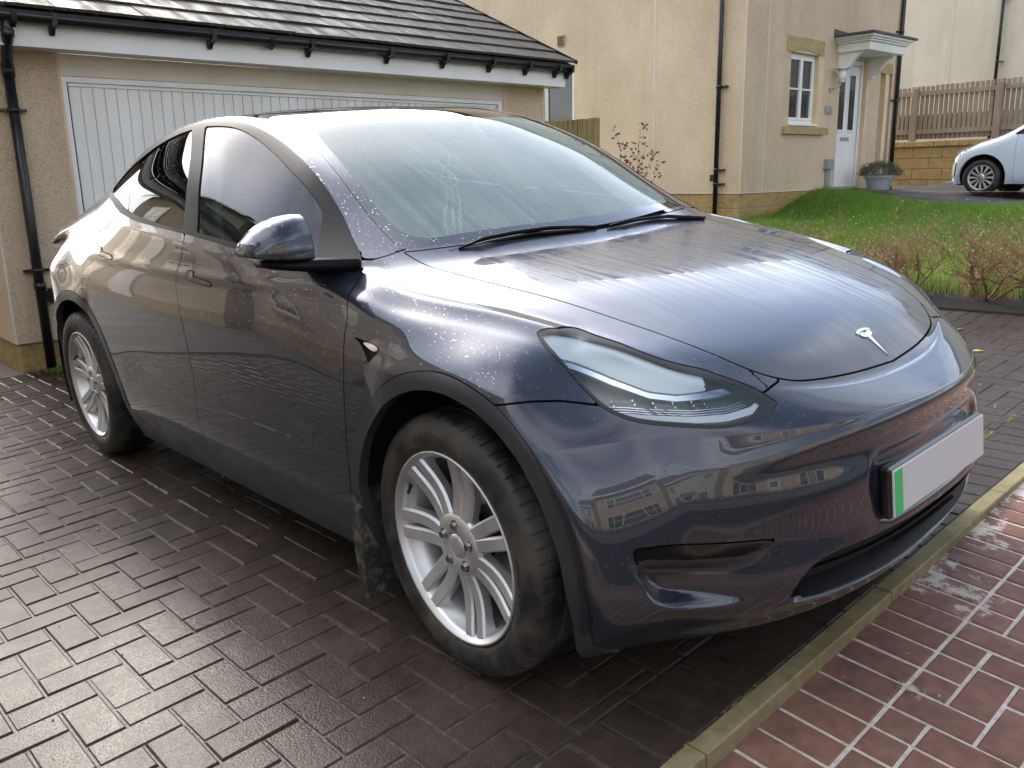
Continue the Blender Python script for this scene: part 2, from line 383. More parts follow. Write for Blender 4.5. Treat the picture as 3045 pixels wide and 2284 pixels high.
CLF = crv([(1.0302, .40), (1.0302, .40), (1.036, .455), (1.074, .5451), (1.1111, .6103), (1.1596, .6687), (1.2117, .7169), (1.2801, .7613), (1.3616, .7957), (1.447, .8129), (1.5115, .8147), (1.5759, .8062), (1.6372, .790), (1.6856, .7654), (1.7204, .7378), (1.7512, .7071), (1.7812, .6718), (1.8051, .6308), (1.8303, .5848), (1.8497, .5327), (1.8665, .4851), (1.8778, .4361), (1.8847, .3745), (1.8845, .2885), (1.87, .1), (1.87, .1), (1.0302, .1), (1.0302, .1)])
CLR = crv([(-.8334, .10), (-.8334, .10), (-.8334, .3451), (-.8407, .4261), (-.8654, .5026), (-.8957, .5652), (-.9326, .6268), (-.9795, .6794), (-1.0314, .7239), (-1.0945, .7657), (-1.1708, .8005), (-1.2387, .8176), (-1.32, .8225), (-1.40, .8165), (-1.48, .7995), (-1.5811, .7583), (-1.68, .693), (-1.75, .61), (-1.795, .52), (-1.815, .42), (-1.815, .30), (-1.80, .1), (-1.80, .1)])
SILL = np.array([(1.1, 0), (1.1, .345), (.9419, .3437), (.7338, .349), (.4971, .3525), (.2221, .3548), (-.1279, .3569), (-.2811, .3605), (-.4535, .3579), (-.6311, .3455), (-.75, .330), (-.90, .318), (-.90, 0)])
SEAM = [(-3, -1), (.40, -1), (.41, .772), (.46, .772), (.5242, .7684), (.56, .7713), (.60, .7701), (.6626, .763), (.711, .7538), (.7545, .7454), (.80, .737), (1.0, .72), (1.095, .7300), (1.1125, .7389), (1.1406, .7463), (1.172, .7534), (1.25, .775)]
HEADL = crv([(.6235, .8862), (.6457, .8908), (.6684, .8893), (.7094, .8828), (.7527, .8713), (.8093, .8548), (.8574, .8367), (.8987, .8216), (.9407, .808), (.9766, .7978), (1.0046, .7873), (1.0396, .773), (1.0748, .758), (1.112, .7376), (1.138, .7192), (1.138, .7192), (1.1222, .709), (1.0977, .7012), (1.0591, .6944), (1.0127, .6919), (.9598, .6959), (.891, .7034), (.8497, .7092), (.8188, .7164), (.7849, .7293), (.7547, .7468), (.7218, .7768), (.6953, .8053), (.6647, .8395), (.6404, .8621), (.6282, .8759)])
INTAKE = crv([(-.1, .236), (-.1, .236), (0, .234), (.15, .236), (.30, .245), (.42, .2553), (.495, .2660), (.5235, .281), (.532, .3009), (.519, .335), (.484, .3655), (.42, .3815), (.30, .385), (.15, .385), (0, .385), (-.1, .385), (-.1, .385)])
DUCT = crv([(.800, .462), (.800, .462), (.8893, .4555), (.9748, .4514), (1.0619, .4472), (1.1173, .4415), (1.1173, .4415), (1.1019, .431), (1.0699, .4199), (1.034, .4132), (.9732, .410), (.9048, .4127), (.8074, .4236), (.8074, .4236)])
DREC = crv([(.800, .430), (.800, .430), (.9048, .4127), (.9732, .410), (1.034, .4132), (1.0699, .4199), (1.1150, .4405), (1.135, .435), (1.13, .40), (1.14, .36), (1.13, .325), (1.1054, .306), (1.0602, .3004), (.9712, .3017), (.9014, .3101), (.8573, .3274), (.8359, .3508), (.822, .3788), (.808, .42)])
VENT = crv([(1.0928, .856), (1.0928, .856), (1.16, .850), (1.2172, .8441), (1.2299, .8367), (1.222, .824), (1.19, .799), (1.183, .799), (1.1604, .820), (1.130, .843)])
HF = [(.0465, .9754), (.0964, .9771), (.1014, .9654), (.1114, .9604), (.2231, .9502), (.2237, .9361), (.0661, .9484), (.0489, .9557)]
HR = [(-.9726, 1.0266), (-.9117, 1.0275), (-.9017, 1.0158), (-.8855, 1.0108), (-.7638, 1.001), (-.7623, .9872), (-.925, .9988), (-.9619, 1.0067)]
# ---- relief pressed into the surface before it is cut
def press(delta):
    global BV; BV = BV+BN*delta[:, None]; prep()
sideish = (Ya > .55) & (X < 2.0)
fr = (X > 1.45) & (Z < .62)
s = sdpoly(PC, DREC); low = np.clip((Z-.30)/.16, 0, 1)
d = -np.where(fr & (s > 0), sstep(0, .020, s)*.042*(1-sstep(.86, 1.12, PC[:, 0])), 0)
s = sdpoly(np.stack([Ya, Z], 1), np.array([(-.1, .395), (.235, .395), (.285, .41), (.315, .50), (.305, .565), (.27, .59), (-.1, .60)]))
d += -np.where((X > 2.0) & (s > 0), sstep(0, .035, s)*.012, 0)
# beak: a crisper edge across the nose, hollow below it
bk = np.exp(-((Z-(.655-.05*np.clip(Ya/.6, 0, 1)**2))/.022)**2)*(X > 1.9)*(1-sstep(.45, .72, Ya)); d += bk*.008
hl = np.exp(-((Z-.585)/.045)**2)*(X > 1.9)*(1-sstep(.35, .65, Ya)); d += -hl*.007
# lip under the intake stands forward; fender crease; sill tuck
lp = np.exp(-((Z-.205)/.02)**2)*(X > 1.75)*(1-sstep(.72, .86, Ya)); d += lp*.012
sh = np.exp(-((Z-(.965+.03*np.clip(-X, 0, 2)))/.020)**2)*sstep(-2.2, -1.9, X)*(1-sstep(.95, 1.05, X))*(Ya > .7); d += sh*.0035
sc = np.exp(-((Z-.53)/.05)**2)*(X < .95)*(X > -.8)*(Ya > .7)*sstep(-.8, -.5, X)*(1-sstep(.7, .95, X)); d += -sc*.006
CRP = [(1.66, .715, .885), (1.5, .755, .917), (1.36, .795, .938), (1.22, .82, .958), (1.11, .822, .982), (1.03, .808, 1.004)]
CRP = crv(CRP, 60, False); Pm = np.stack([X, Ya, Z], 1); dd = np.full(len(X), 9.0)
for q in CRP: dd = np.minimum(dd, ((Pm-q)**2).sum(1))
dd = np.sqrt(dd); d += .0045*np.exp(-(dd/.018)**2)-.0025*np.exp(-((dd-.05)/.022)**2)*(Ya > .5)
press(d)
RIGHT = -Yv; LEFT = Yv
big = np.full(len(X), 9.0)
def inter(*a):
    r = a[0]
    for b in a[1:]: r = np.minimum(r, b)
    return r
def union(*a):
    r = a[0]
    for b in a[1:]: r = np.maximum(r, b)
    return r
onside = np.where(Ya > .45, 9.0, -9.0)
F_hood = inter(sdpoly(PT, HOOD), np.where((Z > .66), 9.0, -9.0), np.where(X > .9, 9., -9.))
F_glass = inter(sdpoly(PT, GLASS), np.where((Z > .95), 9., -9.))
F_head = inter(sdpoly(PT, HEADER))
F_clear = inter(sdpoly(PT, CLEAR), np.where(Z > .95, 9., -9.))
F_dlo = inter(sdpoly(PS, DLO), onside)
F_glf = inter(sdpoly(PS, GLF), onside); F_glr = inter(sdpoly(PS, GLR), onside); F_ql = sdpoly(PS, np.array(QL))
cf = sdpoly(PS, CLF); crr = sdpoly(PS, CLR); low_ = np.where((Ya > .60) & (Z < .9), 9., -9.)
F_arch = inter(union(cf-.043, crr-.043), low_)
F_clad = inter(union(inter(cf, np.where(X < 1.95, 9., -9.)), crr, sdpoly(PS, SILL)), low_)
F_hl = inter(sdpoly(PC, HEADL), np.where(X > 1.4, 9., -9.), np.where(Ya > .3, 9., -9.))
F_int = inter(sdpoly(PF, INTAKE), np.where(X > 1.9, 9., -9.))
F_duct = inter(sdpoly(PC, DUCT), np.where((X > 1.5) & (Ya > .3), 9., -9.))
F_vent = inter(sdpoly(PS, VENT), onside)
seamz = np.interp(PC[:, 0], [p[0] for p in SEAM], [p[1] for p in SEAM])
F_seam = Z-seamz                                    # above the bumper joint
F_fd = inter(sdpoly(PS, FDOOR), onside); F_rd = inter(sdpoly(PS, RDOOR), onside)
SEAMA = np.array([(.90, 1.2), (.925, 1.052), (.94, 1.0405), (.9546, 1.034), (.9746, 1.0315), (.9851, 1.0361), (.992, 1.0461), (1.02, 1.2)])
# fender: ahead of the door line and of the pillar foot
lfx = np.interp(Z, [p[1] for p in LF][::-1], [p[0] for p in LF][::-1])
F_fen = inter(X-np.maximum(lfx, .93), F_seam, onside, -sdpoly(PS, SEAMA), np.where(X < 2.2, 9., -9.))
F_bmp = inter(-F_seam, np.where(X > 1.55, 9., -9.))
F_bmp = union(F_bmp, inter(np.where((X > 2.0) & (Ya < .52), 9., -9.), (PC[:, 0]-1.16)*1.0))
F_tail = inter(sdpoly(PS, np.array([(-2.6, 1.02), (-2.05, 1.045), (-1.93, 1.01), (-2.02, .94), (-2.2, .90), (-2.6, .89)])), np.where(Ya > .25, 9., -9.))
GAP = .0022
def ngap(*a): return [-f-GAP for f in a]
def cut_mesh(F, depth=0.0, flange=.010, half=None):
    """polygons of the surface where F>0 -> (verts, faces, normals, flange faces)"""
    if half is not None: F = np.minimum(F, half)
    pos = F > 0; c = pos[BF].sum(1); full = BF[c == 4]; part = BF[(c > 0) & (c < 4)]
    vs = []; ns = []; mp = {}; em = {}; faces = []
    def gv(i):
        if i not in mp: mp[i] = len(vs); vs.append(BV[i]-BN[i]*depth); ns.append(BN[i])
        return mp[i]
    def ge(i, j):
        k = (i, j) if i < j else (j, i)
        if k not in em:
            t = F[k[0]]/(F[k[0]]-F[k[1]]); t = min(max(t, .001), .999)
            n = BN[k[0]]*(1-t)+BN[k[1]]*t; n = n/np.linalg.norm(n)
            em[k] = len(vs); vs.append(BV[k[0]]*(1-t)+BV[k[1]]*t-n*depth); ns.append(n)
        return em[k]
    for f in full.tolist(): faces.append([gv(i) for i in f])
    rim = []
    for f in part.tolist():
        poly = []; cutv = []
        for a in range(4):
            i, j = f[a], f[(a+1) % 4]
            if F[i] > 0: poly.append(gv(i))
            if (F[i] > 0) != (F[j] > 0):
                e = ge(i, j); poly.append(e); cutv.append((e, F[i] > 0))
        if len(poly) >= 3: faces.append(poly)
        if len(cutv) == 2:
            (e0, out0), (e1, _) = cutv
            rim.append((e0, e1) if out0 else (e1, e0))
    return vs, faces, ns, rim
def panel(name, F, mat, parent, depth=0.0, flange=.010, half=None, flat=False):
    vs, faces, ns, rim = cut_mesh(F, depth, flange, half)
    if not faces: print('EMPTY', name); return None
    V = list(vs); NN = list(ns); FF = [list(f) for f in faces]
    if flange:
        cache = {}
        def dn(i):
            if i not in cache:
                cache[i] = (len(V), len(V)+1)
                V.append(vs[i]); V.append(vs[i]-ns[i]*flange); NN.append(None); NN.append(None)
            return cache[i]
        acc = {}
        for a, b in rim:
            a0, a1 = dn(a); b0, b1 = dn(b); FF.append([b0, a0, a1, b1])
            e = vs[b]-vs[a]; n = np.cross(e, ns[a]); l = np.linalg.norm(n)
            n = n/l if l > 1e-12 else ns[a]
            for q in (a0, a1, b0, b1): acc[q] = acc.get(q, 0)+n
        for q, n in acc.items():
            l = np.linalg.norm(n); NN[q] = n/l if l > 1e-9 else np.array([0, 0, 1.])
    me = bpy.data.meshes.new(name); me.from_pydata([tuple(v) for v in V], [], FF)
    me.polygons.foreach_set('use_smooth', [True]*len(me.polygons)); me.update()
    if not flat: me.normals_split_custom_set_from_vertices([tuple(n) if n is not None else (0, 0, 1) for n in NN])
    return from_me(name, me, mat, parent)

# ================================================================== materials
def droplets(k, scale=95, size=.30, strength=.5, dist=.0012, wet=0.5, chain=None, vec=None):
    """raindrops: a sparse Voronoi dome field as bump"""
    v = vec if vec is not None else k.co()
    x = k.n('TexVoronoi'); x.feature = 'F1'; x.inputs['Scale'].default_value = scale; k.l(v, x.inputs['Vector'])
    sep = k.n('SeparateColor'); k.l(x.outputs['Color'], sep.inputs[0])
    rad = k.math('MULTIPLY', k.math('SUBTRACT', sep.outputs[0], 1-wet, clamp=True), size/wet)     # drop radius, zero for most cells
    h = k.math('DIVIDE', k.math('SUBTRACT', rad, x.outputs['Distance']), size, clamp=False)
    h = k.math('SQRT', k.math('MAXIMUM', h, 0.0))
    return k.bump(h, strength, dist, chain)
def paint_mat(name, streak=False, wet=.45):
    m = mk(name, (.03, .03, .04), .27, .5, .5, 1.0, .015); k = N(m); m.node_tree.nodes['Principled BSDF'].inputs['Coat IOR'].default_value = 1.52; m.node_tree.nodes['Principled BSDF'].inputs['Specular IOR Level'].default_value = .25
    fl = k.noise(900, 1, .5); k.set(Base_Color=k.ramp(fl, [(.3, (.022, .025, .037)), (.7, (.044, .049, .068))]))
    m1 = k.map((1, 1, 1)); big = k.noise(3.0, 3, .5, m1)
    d1 = droplets(k, 150, .36, .7, .0010, wet)
    d2 = droplets(k, 85, .26, .7, .0016, wet*.3, d1)
    if streak:
        mp = k.map((2.2, 46, 2.2)); sn = k.noise(1.0, 5, .62, mp)
        wob = k.noise(9, 3, .5)
        mp2 = k.map((3.0, 70, 3.0)); sn2 = k.noise(1.3, 3, .6, mp2)
        f = k.ramp(k.math('ADD', k.math('MULTIPLY', sn, .75), k.math('MULTIPLY', sn2, .3)), [(.50, (0, 0, 0)), (.545, (1, 1, 1))])
        k.set(Coat_Roughness=k.math('ADD', k.math('MULTIPLY', f, .16), .012))
        b = k.bump(f, .10, .0006, k.bump(wob, .012, .004)); k.set(Coat_Normal=b)
        k.set(Roughness=k.math('ADD', k.math('MULTIPLY', f, .10), .30))
    else:
        k.set(Coat_Normal=d2); k.set(Coat_Roughness=k.math('MULTIPLY', big, .04))
    return m
M = {}
M['paint'] = paint_mat('car_paint'); M['hood'] = paint_mat('car_paint_hood', True)
M['clad'] = mk('cladding', (.042, .044, .052), .40, .2, .45); _k = N(M['clad']); _k.set(Roughness=_k.ramp(_k.noise(14, 4), [(.3, (.32,)*3), (.7, (.5,)*3)])); _k.set(Normal=droplets(_k, 130, .3, .35, .001, .3))
M['black'] = mk('gloss_black', (.006, .006, .007), .09, 0, .5, .6, .03); _k = N(M['black']); _k.set(Normal=droplets(_k, 110, .3, .25, .001, .35))
M['satin'] = mk('satin_black', (.007, .007, .008), .42, 0, .12); _k = N(M['satin']); _k.set(Normal=droplets(_k, 160, .34, .5, .0010, .4))
M['rubber'] = mk('rubber', (.010, .010, .010), .6)
M['deep'] = mk('dark_well', (.004, .004, .0045), .85)
M['chrome'] = mk('badge_chrome', (.78, .80, .83), .16, 1.0)
def glass_mat(name, tint, alpha, rough=.0, film_sheen=0.0, streak=False, drops=False):
    m = bpy.data.materials.new(name); m.use_nodes = True; t = m.node_tree; t.nodes.clear()
    k = N.__new__(N); k.t = t; k.m = m; k._c = None; k.b = None
    o = k.n('OutputMaterial'); tr_ = k.n('BsdfTransparent'); tr_.inputs[0].default_value = (*tint, 1)
    gl = k.n('BsdfGlossy'); gl.inputs['Roughness'].default_value = rough; fr_ = k.n('Fresnel'); fr_.inputs[0].default_value = 1.5
    df = k.n('BsdfDiffuse'); df.inputs[0].default_value = (.74, .90, .85, 1)  # rain film, with the reflected sky put in as pale green diffuse colour
    mix = k.n('MixShader'); k.l(fr_.outputs[0], mix.inputs[0]); k.l(tr_.outputs[0], mix.inputs[1]); k.l(gl.outputs[0], mix.inputs[2])
    out = mix
    if film_sheen or streak:
        m2 = k.n('MixShader')
        if streak:
            mp = k.map((1.3, 85, 1.3)); sn = k.noise(1.0, 4, .6, mp); wd = k.noise(3.2, 3, .5)
            sm = k.math('ADD', k.math('MULTIPLY', sn, .6), k.math('MULTIPLY', wd, .4))
            f = k.ramp(sm, [(.40, (film_sheen*.84,)*3), (.50, (film_sheen*.98,)*3), (.62, (film_sheen*1.22,)*3)]); k.l(f, m2.inputs[0])
            k.l(k.ramp(sm, [(.45, (.02,)*3), (.60, (.045,)*3)]), gl.inputs['Roughness'])
        else: m2.inputs[0].default_value = film_sheen
        k.l(out.outputs[0], m2.inputs[1]); k.l(df.outputs[0], m2.inputs[2]); out = m2
    if drops:
        k.l(droplets(k, 130, .32, .5, .0010, .22), gl.inputs['Normal'])
    k.l(out.outputs[0], o.inputs[0]); return m
M['windscreen'] = glass_mat('windscreen_glass', (.66, .82, .75), 0, 0, .19, True)
M['sideglass'] = glass_mat('side_glass', (.58, .78, .68), 0, 0, .012, False, True)
M['tint'] = glass_mat('privacy_glass', (.012, .012, .012), 0, 0, 0, False, True)
M['lens'] = glass_mat('lamp_lens', (.93, .96, .98), 0, .01, .03)
M['roofglass'] = mk('roof_glass', (.006, .007, .009), .03, 0, .6, .6, .02); _k = N(M['roofglass']); _k.set(Normal=droplets(_k, 120, .34, .9, .0015, .7))
M['alloy'] = mk('alloy', (.60, .61, .62), .40, .75); _k = N(M['alloy']); _k.set(Normal=_k.bump(_k.noise(70, 3), .08, .001)); _k.set(Base_Color=_k.ramp(_k.noise(6, 5), [(.35, (.55, .55, .56)), (.65, (.70, .71, .72))]))
M['steel'] = mk('brake_steel', (.28, .28, .29), .35, .9); M['nut'] = mk('lug_nut', (.32, .33, .35), .22, 1.0)
M['caliper'] = mk('brake_caliper', (.22, .23, .24), .45, .3)
M['tyre'] = mk('tyre_rubber', (.022, .021, .020), .62, 0, .4); _k = N(M['tyre'])
_dirt = _k.noise(7, 6, .65); _k.set(Base_Color=_k.ramp(_dirt, [(.42, (.014, .014, .014)), (.62, (.060, .054, .046))])); _k.set(Roughness=_k.ramp(_dirt, [(.4, (.42,)*3), (.6, (.8,)*3)])); _k.set(Normal=_k.bump(_k.noise(120, 3), .15, .001))
M['lettering'] = mk('tyre_lettering', (.035, .034, .033), .45)
M['lampchrome'] = mk('lamp_silver', (.55, .60, .66), .22, .9); M['lampdark'] = mk('lamp_dark', (.20, .21, .22), .38, .3)
M['lamplight'] = mk('lamp_strip', (.66, .72, .76), .30, 0, .5)
M['redlens'] = mk('tail_lens', (.22, .012, .012), .1, 0, .6, .8)
M['seatd'] = mk('seat_dark', (.025, .026, .028), .6); M['seatl'] = mk('trim_pale', (.62, .66, .62), .7); M['dash'] = mk('dashboard', (.03, .032, .034), .55); M['wood'] = mk('dash_strip', (.25, .20, .15), .5)
M['white_fluff'] = mk('feather_white', (.85, .86, .84), .8); M['string'] = mk('string_cream', (.66, .58, .44), .8)
M['mud'] = mk('mudflap', (.028, .027, .025), .7); _k = N(M['mud']); _k.set(Base_Color=_k.ramp(_k.noise(24, 6, .7), [(.48, (.020, .020, .020)), (.64, (.13, .115, .09))]))
M['plate'] = mk('plate_white', (.50, .51, .52), .35); M['plategreen'] = mk('plate_green', (.02, .42, .12), .4)

# ================================================================== the grey car
car = empty('parked_car', TM, 'wet dark grey electric crossover with silver alloy wheels parked nose out on the block driveway', 'car')
BVH3 = BVHTree.FromPolygons([tuple(p) for p in BV], [tuple(int(i) for i in f) for f in BF])
paintmask = inter(-F_arch, -F_clad-GAP, -F_int)
OB = lambda nm, F, mt, par=car, **k: panel(nm, F, mt, par, **k)
hood = OB('bonnet', inter(F_hood-GAP, -F_glass-.004), M['hood'], flange=.014)
for sgn, half in ((-1, RIGHT), (1, LEFT)):
    fd = OB('front_door', inter(F_fd-GAP, -F_dlo-.001, paintmask, -F_fen-GAP), M['paint'], half=half)
    rd = OB('rear_door', inter(F_rd-GAP, -F_dlo-.001, paintmask), M['paint'], half=half)
    OB('front_wing', inter(F_fen-GAP, -F_hood-GAP, -F_glass-.003, -F_hl-.0035, paintmask, -F_vent, -F_bmp-.0), M['paint'], half=half)
    OB('window_trim', inter(F_dlo, -F_glf-.001, -F_glr-.001), M['satin'], half=half, depth=-.0015, flange=.012)
    OB('front_door_glass', F_glf, M['sideglass'], half=half, depth=.003, flange=0)
    OB('rear_door_glass', inter(F_glr, -F_ql-.002), M['tint'], half=half, depth=.003, flange=0)
    OB('quarter_glass', inter(F_glr, F_ql-.002), M['tint'], half=half, depth=.003, flange=0)
    OB('headlight_lens', F_hl, M['lens'], half=half, depth=.001, flange=.006)
    OB('headlight_surround', inter(F_hl+.0022, -F_hl+.0048), M['rubber'], half=half, depth=.0008, flange=.004)
    vn = OB('side_vent', inter(F_vent-.001), M['deep'], half=half, depth=.012, flange=.0); OB('camera_lens', inter(sdpoly(PS, crv([(1.150, .8455), (1.190, .8455), (1.222, .840), (1.226, .834), (1.205, .829), (1.170, .836)], 3)), onside), M['chrome'], vn, half=half, depth=-.001, flange=.01)
    OB('bumper_duct_trim', inter(F_duct-.001), M['black'], half=half, depth=-.004, flange=.01)
    OB('tail_light', inter(F_tail-GAP), M['redlens'], half=half, depth=0, flange=.004)
    for nm, H_, par in (('door_handle', HF, fd), ('door_handle', HR, rd)):
        def plate(nm2, grow, off, mt, par2):
            P_ = crv(H_, 4); c0 = P_.mean(0); bm = bmesh.new(); vt = []; vb = []
            for i in range(len(P_)):
                e = P_[(i+1) % len(P_)]-P_[i-1]; n2 = np.array([e[1], -e[0]]); n2 /= max(np.linalg.norm(n2), 1e-9)
                if (P_[i]-c0)@n2 < 0 and False: n2 = -n2
                q = P_[i]+n2*grow*SG
                hpt, hn = BVH3.ray_cast(Vector((q[0], sgn*1.6, q[1])), Vector((0, -sgn, 0)))[:2]
                if hn.y*sgn < 0: hn = -hn
                vt.append(bm.verts.new(hpt+hn*off)); vb.append(bm.verts.new(hpt-hn*.004))
            n = len(vt); f = bm.faces.new(vt); [bm.faces.new((vb[i], vb[(i+1) % n], vt[(i+1) % n], vt[i])) for i in range(n)]
            recalc(bm); bmesh.ops.triangulate(bm, faces=[f]); return from_bm(nm2, bm, mt, par2)
        P_ = crv(H_, 4); SG = -1 if sum(P_[i-1][0]*P_[i][1]-P_[i][0]*P_[i-1][1] for i in range(len(P_))) < 0 else 1
        hd_ = plate(nm, 0, .0030, M['paint'], par); plate('handle_recess', .0035, .0016, M['deep'], hd_)
OB('arch_and_sill_cladding', inter(F_clad-.0005, -F_arch), M['clad'], depth=-.003, flange=.030)
bm_ = OB('front_bumper', inter(F_bmp-GAP, -F_hood-GAP, -F_hl-.0035, -F_clad-.0008, -F_arch, -F_int, -F_duct-.0015), M['paint'], flange=.014)
OB('intake_shell', inter(F_int+.01), M['deep'], depth=.05, flange=0)
rest = inter(-F_hood-GAP, -F_fd-GAP, -F_rd-GAP, -F_dlo-.0003, -F_fen-GAP, -F_bmp-GAP, -F_glass-.003, -F_hl-.0035, paintmask, -F_tail-GAP, -F_vent-GAP)
rest = inter(rest, np.where((X < .99) | (X > 1.4), 9., -9.))
OB('body_shell', rest, M['paint'], flange=.012)
OB('windscreen', inter(F_glass, F_head, F_clear), M['windscreen'], depth=.002, flange=0)
OB('windscreen_border', inter(F_glass, F_head-.001, -F_clear), M['roofglass'], depth=.002, flange=.008)
OB('glass_roof', inter(F_glass, -F_head-.002), M['roofglass'], depth=.001, flange=.008)
# dark inner skin behind every joint, with holes for the glass, the arches and the intake
inner = inter(-inter(F_glass-.03), -F_glf+.0, -F_glr+.0, -F_arch-.02, -F_int-.0, -F_hl+.01, -F_clear, np.where((X > 1.9) & (Z > .50) & (Z < .705) & (Ya < .78), -9., 9.))
OB('inner_skin', inner, M['deep'], depth=.016, flange=0)
# headlight bowl: dark housing with silver brow, light guide and two projectors
uu = PC[:, 0]
topz = np.interp(uu, [.62, .75, .90, 1.0, 1.138], [.875, .835, .775, .745, .728])
for sgn, half in ((-1, RIGHT), (1, LEFT)):
    hb = OB('headlight_housing', F_hl+.004, M['lampdark'], half=half, depth=.055, flange=0)
    OB('headlight_wall', inter(F_hl+.003, -F_hl+.001), M['lampdark'], half=half, depth=.004, flange=.055)
    brow = inter(F_hl-.003, Z-np.interp(uu, [.62, .70, .78, .86, .92, 1.0, 1.06], [.862, .835, .800, .772, .763, .765, .775]), np.interp(uu, [.6, .97, 1.01], [1, 1, -1]))
    OB('headlight_brow', brow, M['lamplight'], hb, half=half, depth=.012, flange=.02)
    br2 = inter(F_hl-.003, Z-np.interp(uu, [.62, .70, .78, .86, .92, 1.0, 1.06], [.850, .823, .788, .760, .751, .752, .757]), -Z+np.interp(uu, [.62, .70, .78, .86, .92, 1.0, 1.06], [.861, .834, .799, .771, .762, .764, .764]))
    OB('headlight_brow_edge', br2, M['lampchrome'], hb, half=half, depth=.018, flange=.01)
    guide = inter(F_hl-.008, -Z+np.interp(uu, [.75, .85, .95, 1.03, 1.09, 1.12], [.742, .728, .720, .720, .728, .745]), Z-np.interp(uu, [.75, .85, .95, 1.03, 1.09, 1.12], [.733, .717, .707, .706, .715, .735]))
    OB('running_light', guide, M['lamplight'], hb, half=half, depth=.02, flange=.012)
    for q in range(3):
        zz0 = np.interp(uu, [.75, .85, .95, 1.03, 1.09, 1.12], [.746, .732, .724, .725, .734, .752])+.0045*q
        OB('light_rib', inter(F_hl-.008, -Z+zz0+.0012, Z-zz0+.0004), M['lampchrome'], hb, half=half, depth=.026, flange=.004)
    for u0, w in ((.80, .055), (.885, .055), (.965, .04)):
        q = sdpoly(PC, crv([(u0-w/2, .767), (u0-w/2, .767), (u0+w/2, .762), (u0+w/2, .762), (u0+w/2+.022, .728), (u0+w/2+.022, .728), (u0-w/2+.020, .732), (u0-w/2+.020, .732)], 3))
        OB('projector', inter(q, F_hl-.010), M['black'], hb, half=half, depth=.034, flange=.016)
        for du in (-w/2, w/2-.012):
            q = sdpoly(PC, crv([(u0+du, .766), (u0+du, .766), (u0+du+.010, .748), (u0+du+.022, .731), (u0+du+.026, .731), (u0+du+.026, .731), (u0+du+.0155, .750), (u0+du+.006, .766)], 3))
            OB('projector_edge', inter(q-.0012, F_hl-.010), M['lampchrome'], hb, half=half, depth=.028, flange=.004)
# slats in the intake
for zc_ in (.345, .318):
    s = sdpoly(PF, np.array([(-.1, zc_-.004), (.50, zc_-.002), (.50, zc_+.004), (-.1, zc_+.003)]))
    OB('intake_slat', inter(s, F_int-.0, np.where(X > 1.9, 9., -9.)), M['satin'], depth=.022, flange=.012)
s = sdpoly(PF, INTAKE)
OB('intake_lip', inter(np.where(X > 1.9, 9., -9.), s, -s+.03, .262-Z), M['satin'], depth=.008, flange=.06)
# number plate on its carrier
PX, PZ = 2.256, .478
prt = Matrix.Translation((PX, 0, PZ)) @ Matrix.Rotation(math.radians(-4), 4, 'Y')
def pbox(nm, y0, y1, z0, z1, x0, x1, mt, par=car, bev=.002):
    bm = bmesh.new(); bbox(bm, x0, x1, y0, y1, z0, z1, bev); bmesh.ops.transform(bm, matrix=prt, verts=bm.verts[:]); return from_bm(nm, bm, mt, par)
np_ = pbox('number_plate', -.262, .262, -.057, .057, -.004, .003, M['plate'])
pbox('green_band', -.260, -.222, -.055, .055, .0032, .0042, M['plategreen'], np_, 0)
pbox('plate_carrier', -.266, .266, -.064, .062, -.032, -.005, M['black'], car, .006)
# bonnet badge: a flat T with a curved cap, set on the sloping nose
def onsurf(x, y):
    h = BVH2.ray_cast(Vector((x, y, 3)), Vector((0, 0, -1))); return h[0], h[1]
BVH2 = BVHTree.FromPolygons([tuple(p) for p in BV], [tuple(int(i) for i in f) for f in BF])
def badge_poly(pts):
    bm = bmesh.new(); vb = []; vt = []
    for u, v in pts:
        p, n = onsurf(2.072+u, v+.0); vb.append(bm.verts.new(p)); vt.append(bm.verts.new(p+n*.0035))
    n = len(pts); bm.faces.new(vt)
    for i in range(n): bm.faces.new((vb[i], vb[(i+1) % n], vt[(i+1) % n], vt[i]))
    recalc(bm); return bm
# u forward (down the nose), v to the left
stem = [(.040, 0), (-.012, .008), (-.014, .018), (-.018, .026), (-.0245, .027)] + [(-.0265+.0, .012), (-.022, .0), (-.0265, -.012)] + [(-.0245, -.027), (-.018, -.026), (-.014, -.018), (-.012, -.008)]
bd = from_bm('badge', badge_poly(stem), M['chrome'], car)
arc = [(-.0365+.10*(1-math.cos(t)), .10*math.sin(t)*1.0) for t in np.linspace(-.34, .34, 11)]
arc2 = [(-.0300+.10*(1-math.cos(t)), .10*math.sin(t)*1.0) for t in np.linspace(.33, -.33, 11)]
from_bm('badge_cap', badge_poly(arc+arc2), M['chrome'], bd)
# wiper
bm = bmesh.new()
tube_pts(bm, [(1.075, -.52, 1.036), (1.092, -.44, 1.055), (1.106, -.33, 1.060), (1.125, -.20, 1.060), (1.142, -.07, 1.050), (1.15, 0, 1.043)], [.004, .008, .009, .009, .007, .004], 6, True, .6)
wp = from_bm('wiper', bm, M['satin'], car, True)
bm = bmesh.new(); tube_pts(bm, [(1.062, -.55, 1.030), (1.088, -.40, 1.044), (1.110, -.25, 1.050), (1.136, -.05, 1.040)], .005, 5); from_bm('wiper_blade', bm, M['rubber'], wp, True)
bm = bmesh.new(); tube_pts(bm, [(1.12, .62, 1.005), (1.125, .40, 1.035), (1.15, .15, 1.046), (1.155, .05, 1.040)], [.01, .009, .008, .005], 6, True, .6); from_bm('wiper', bm, M['satin'], car, True)
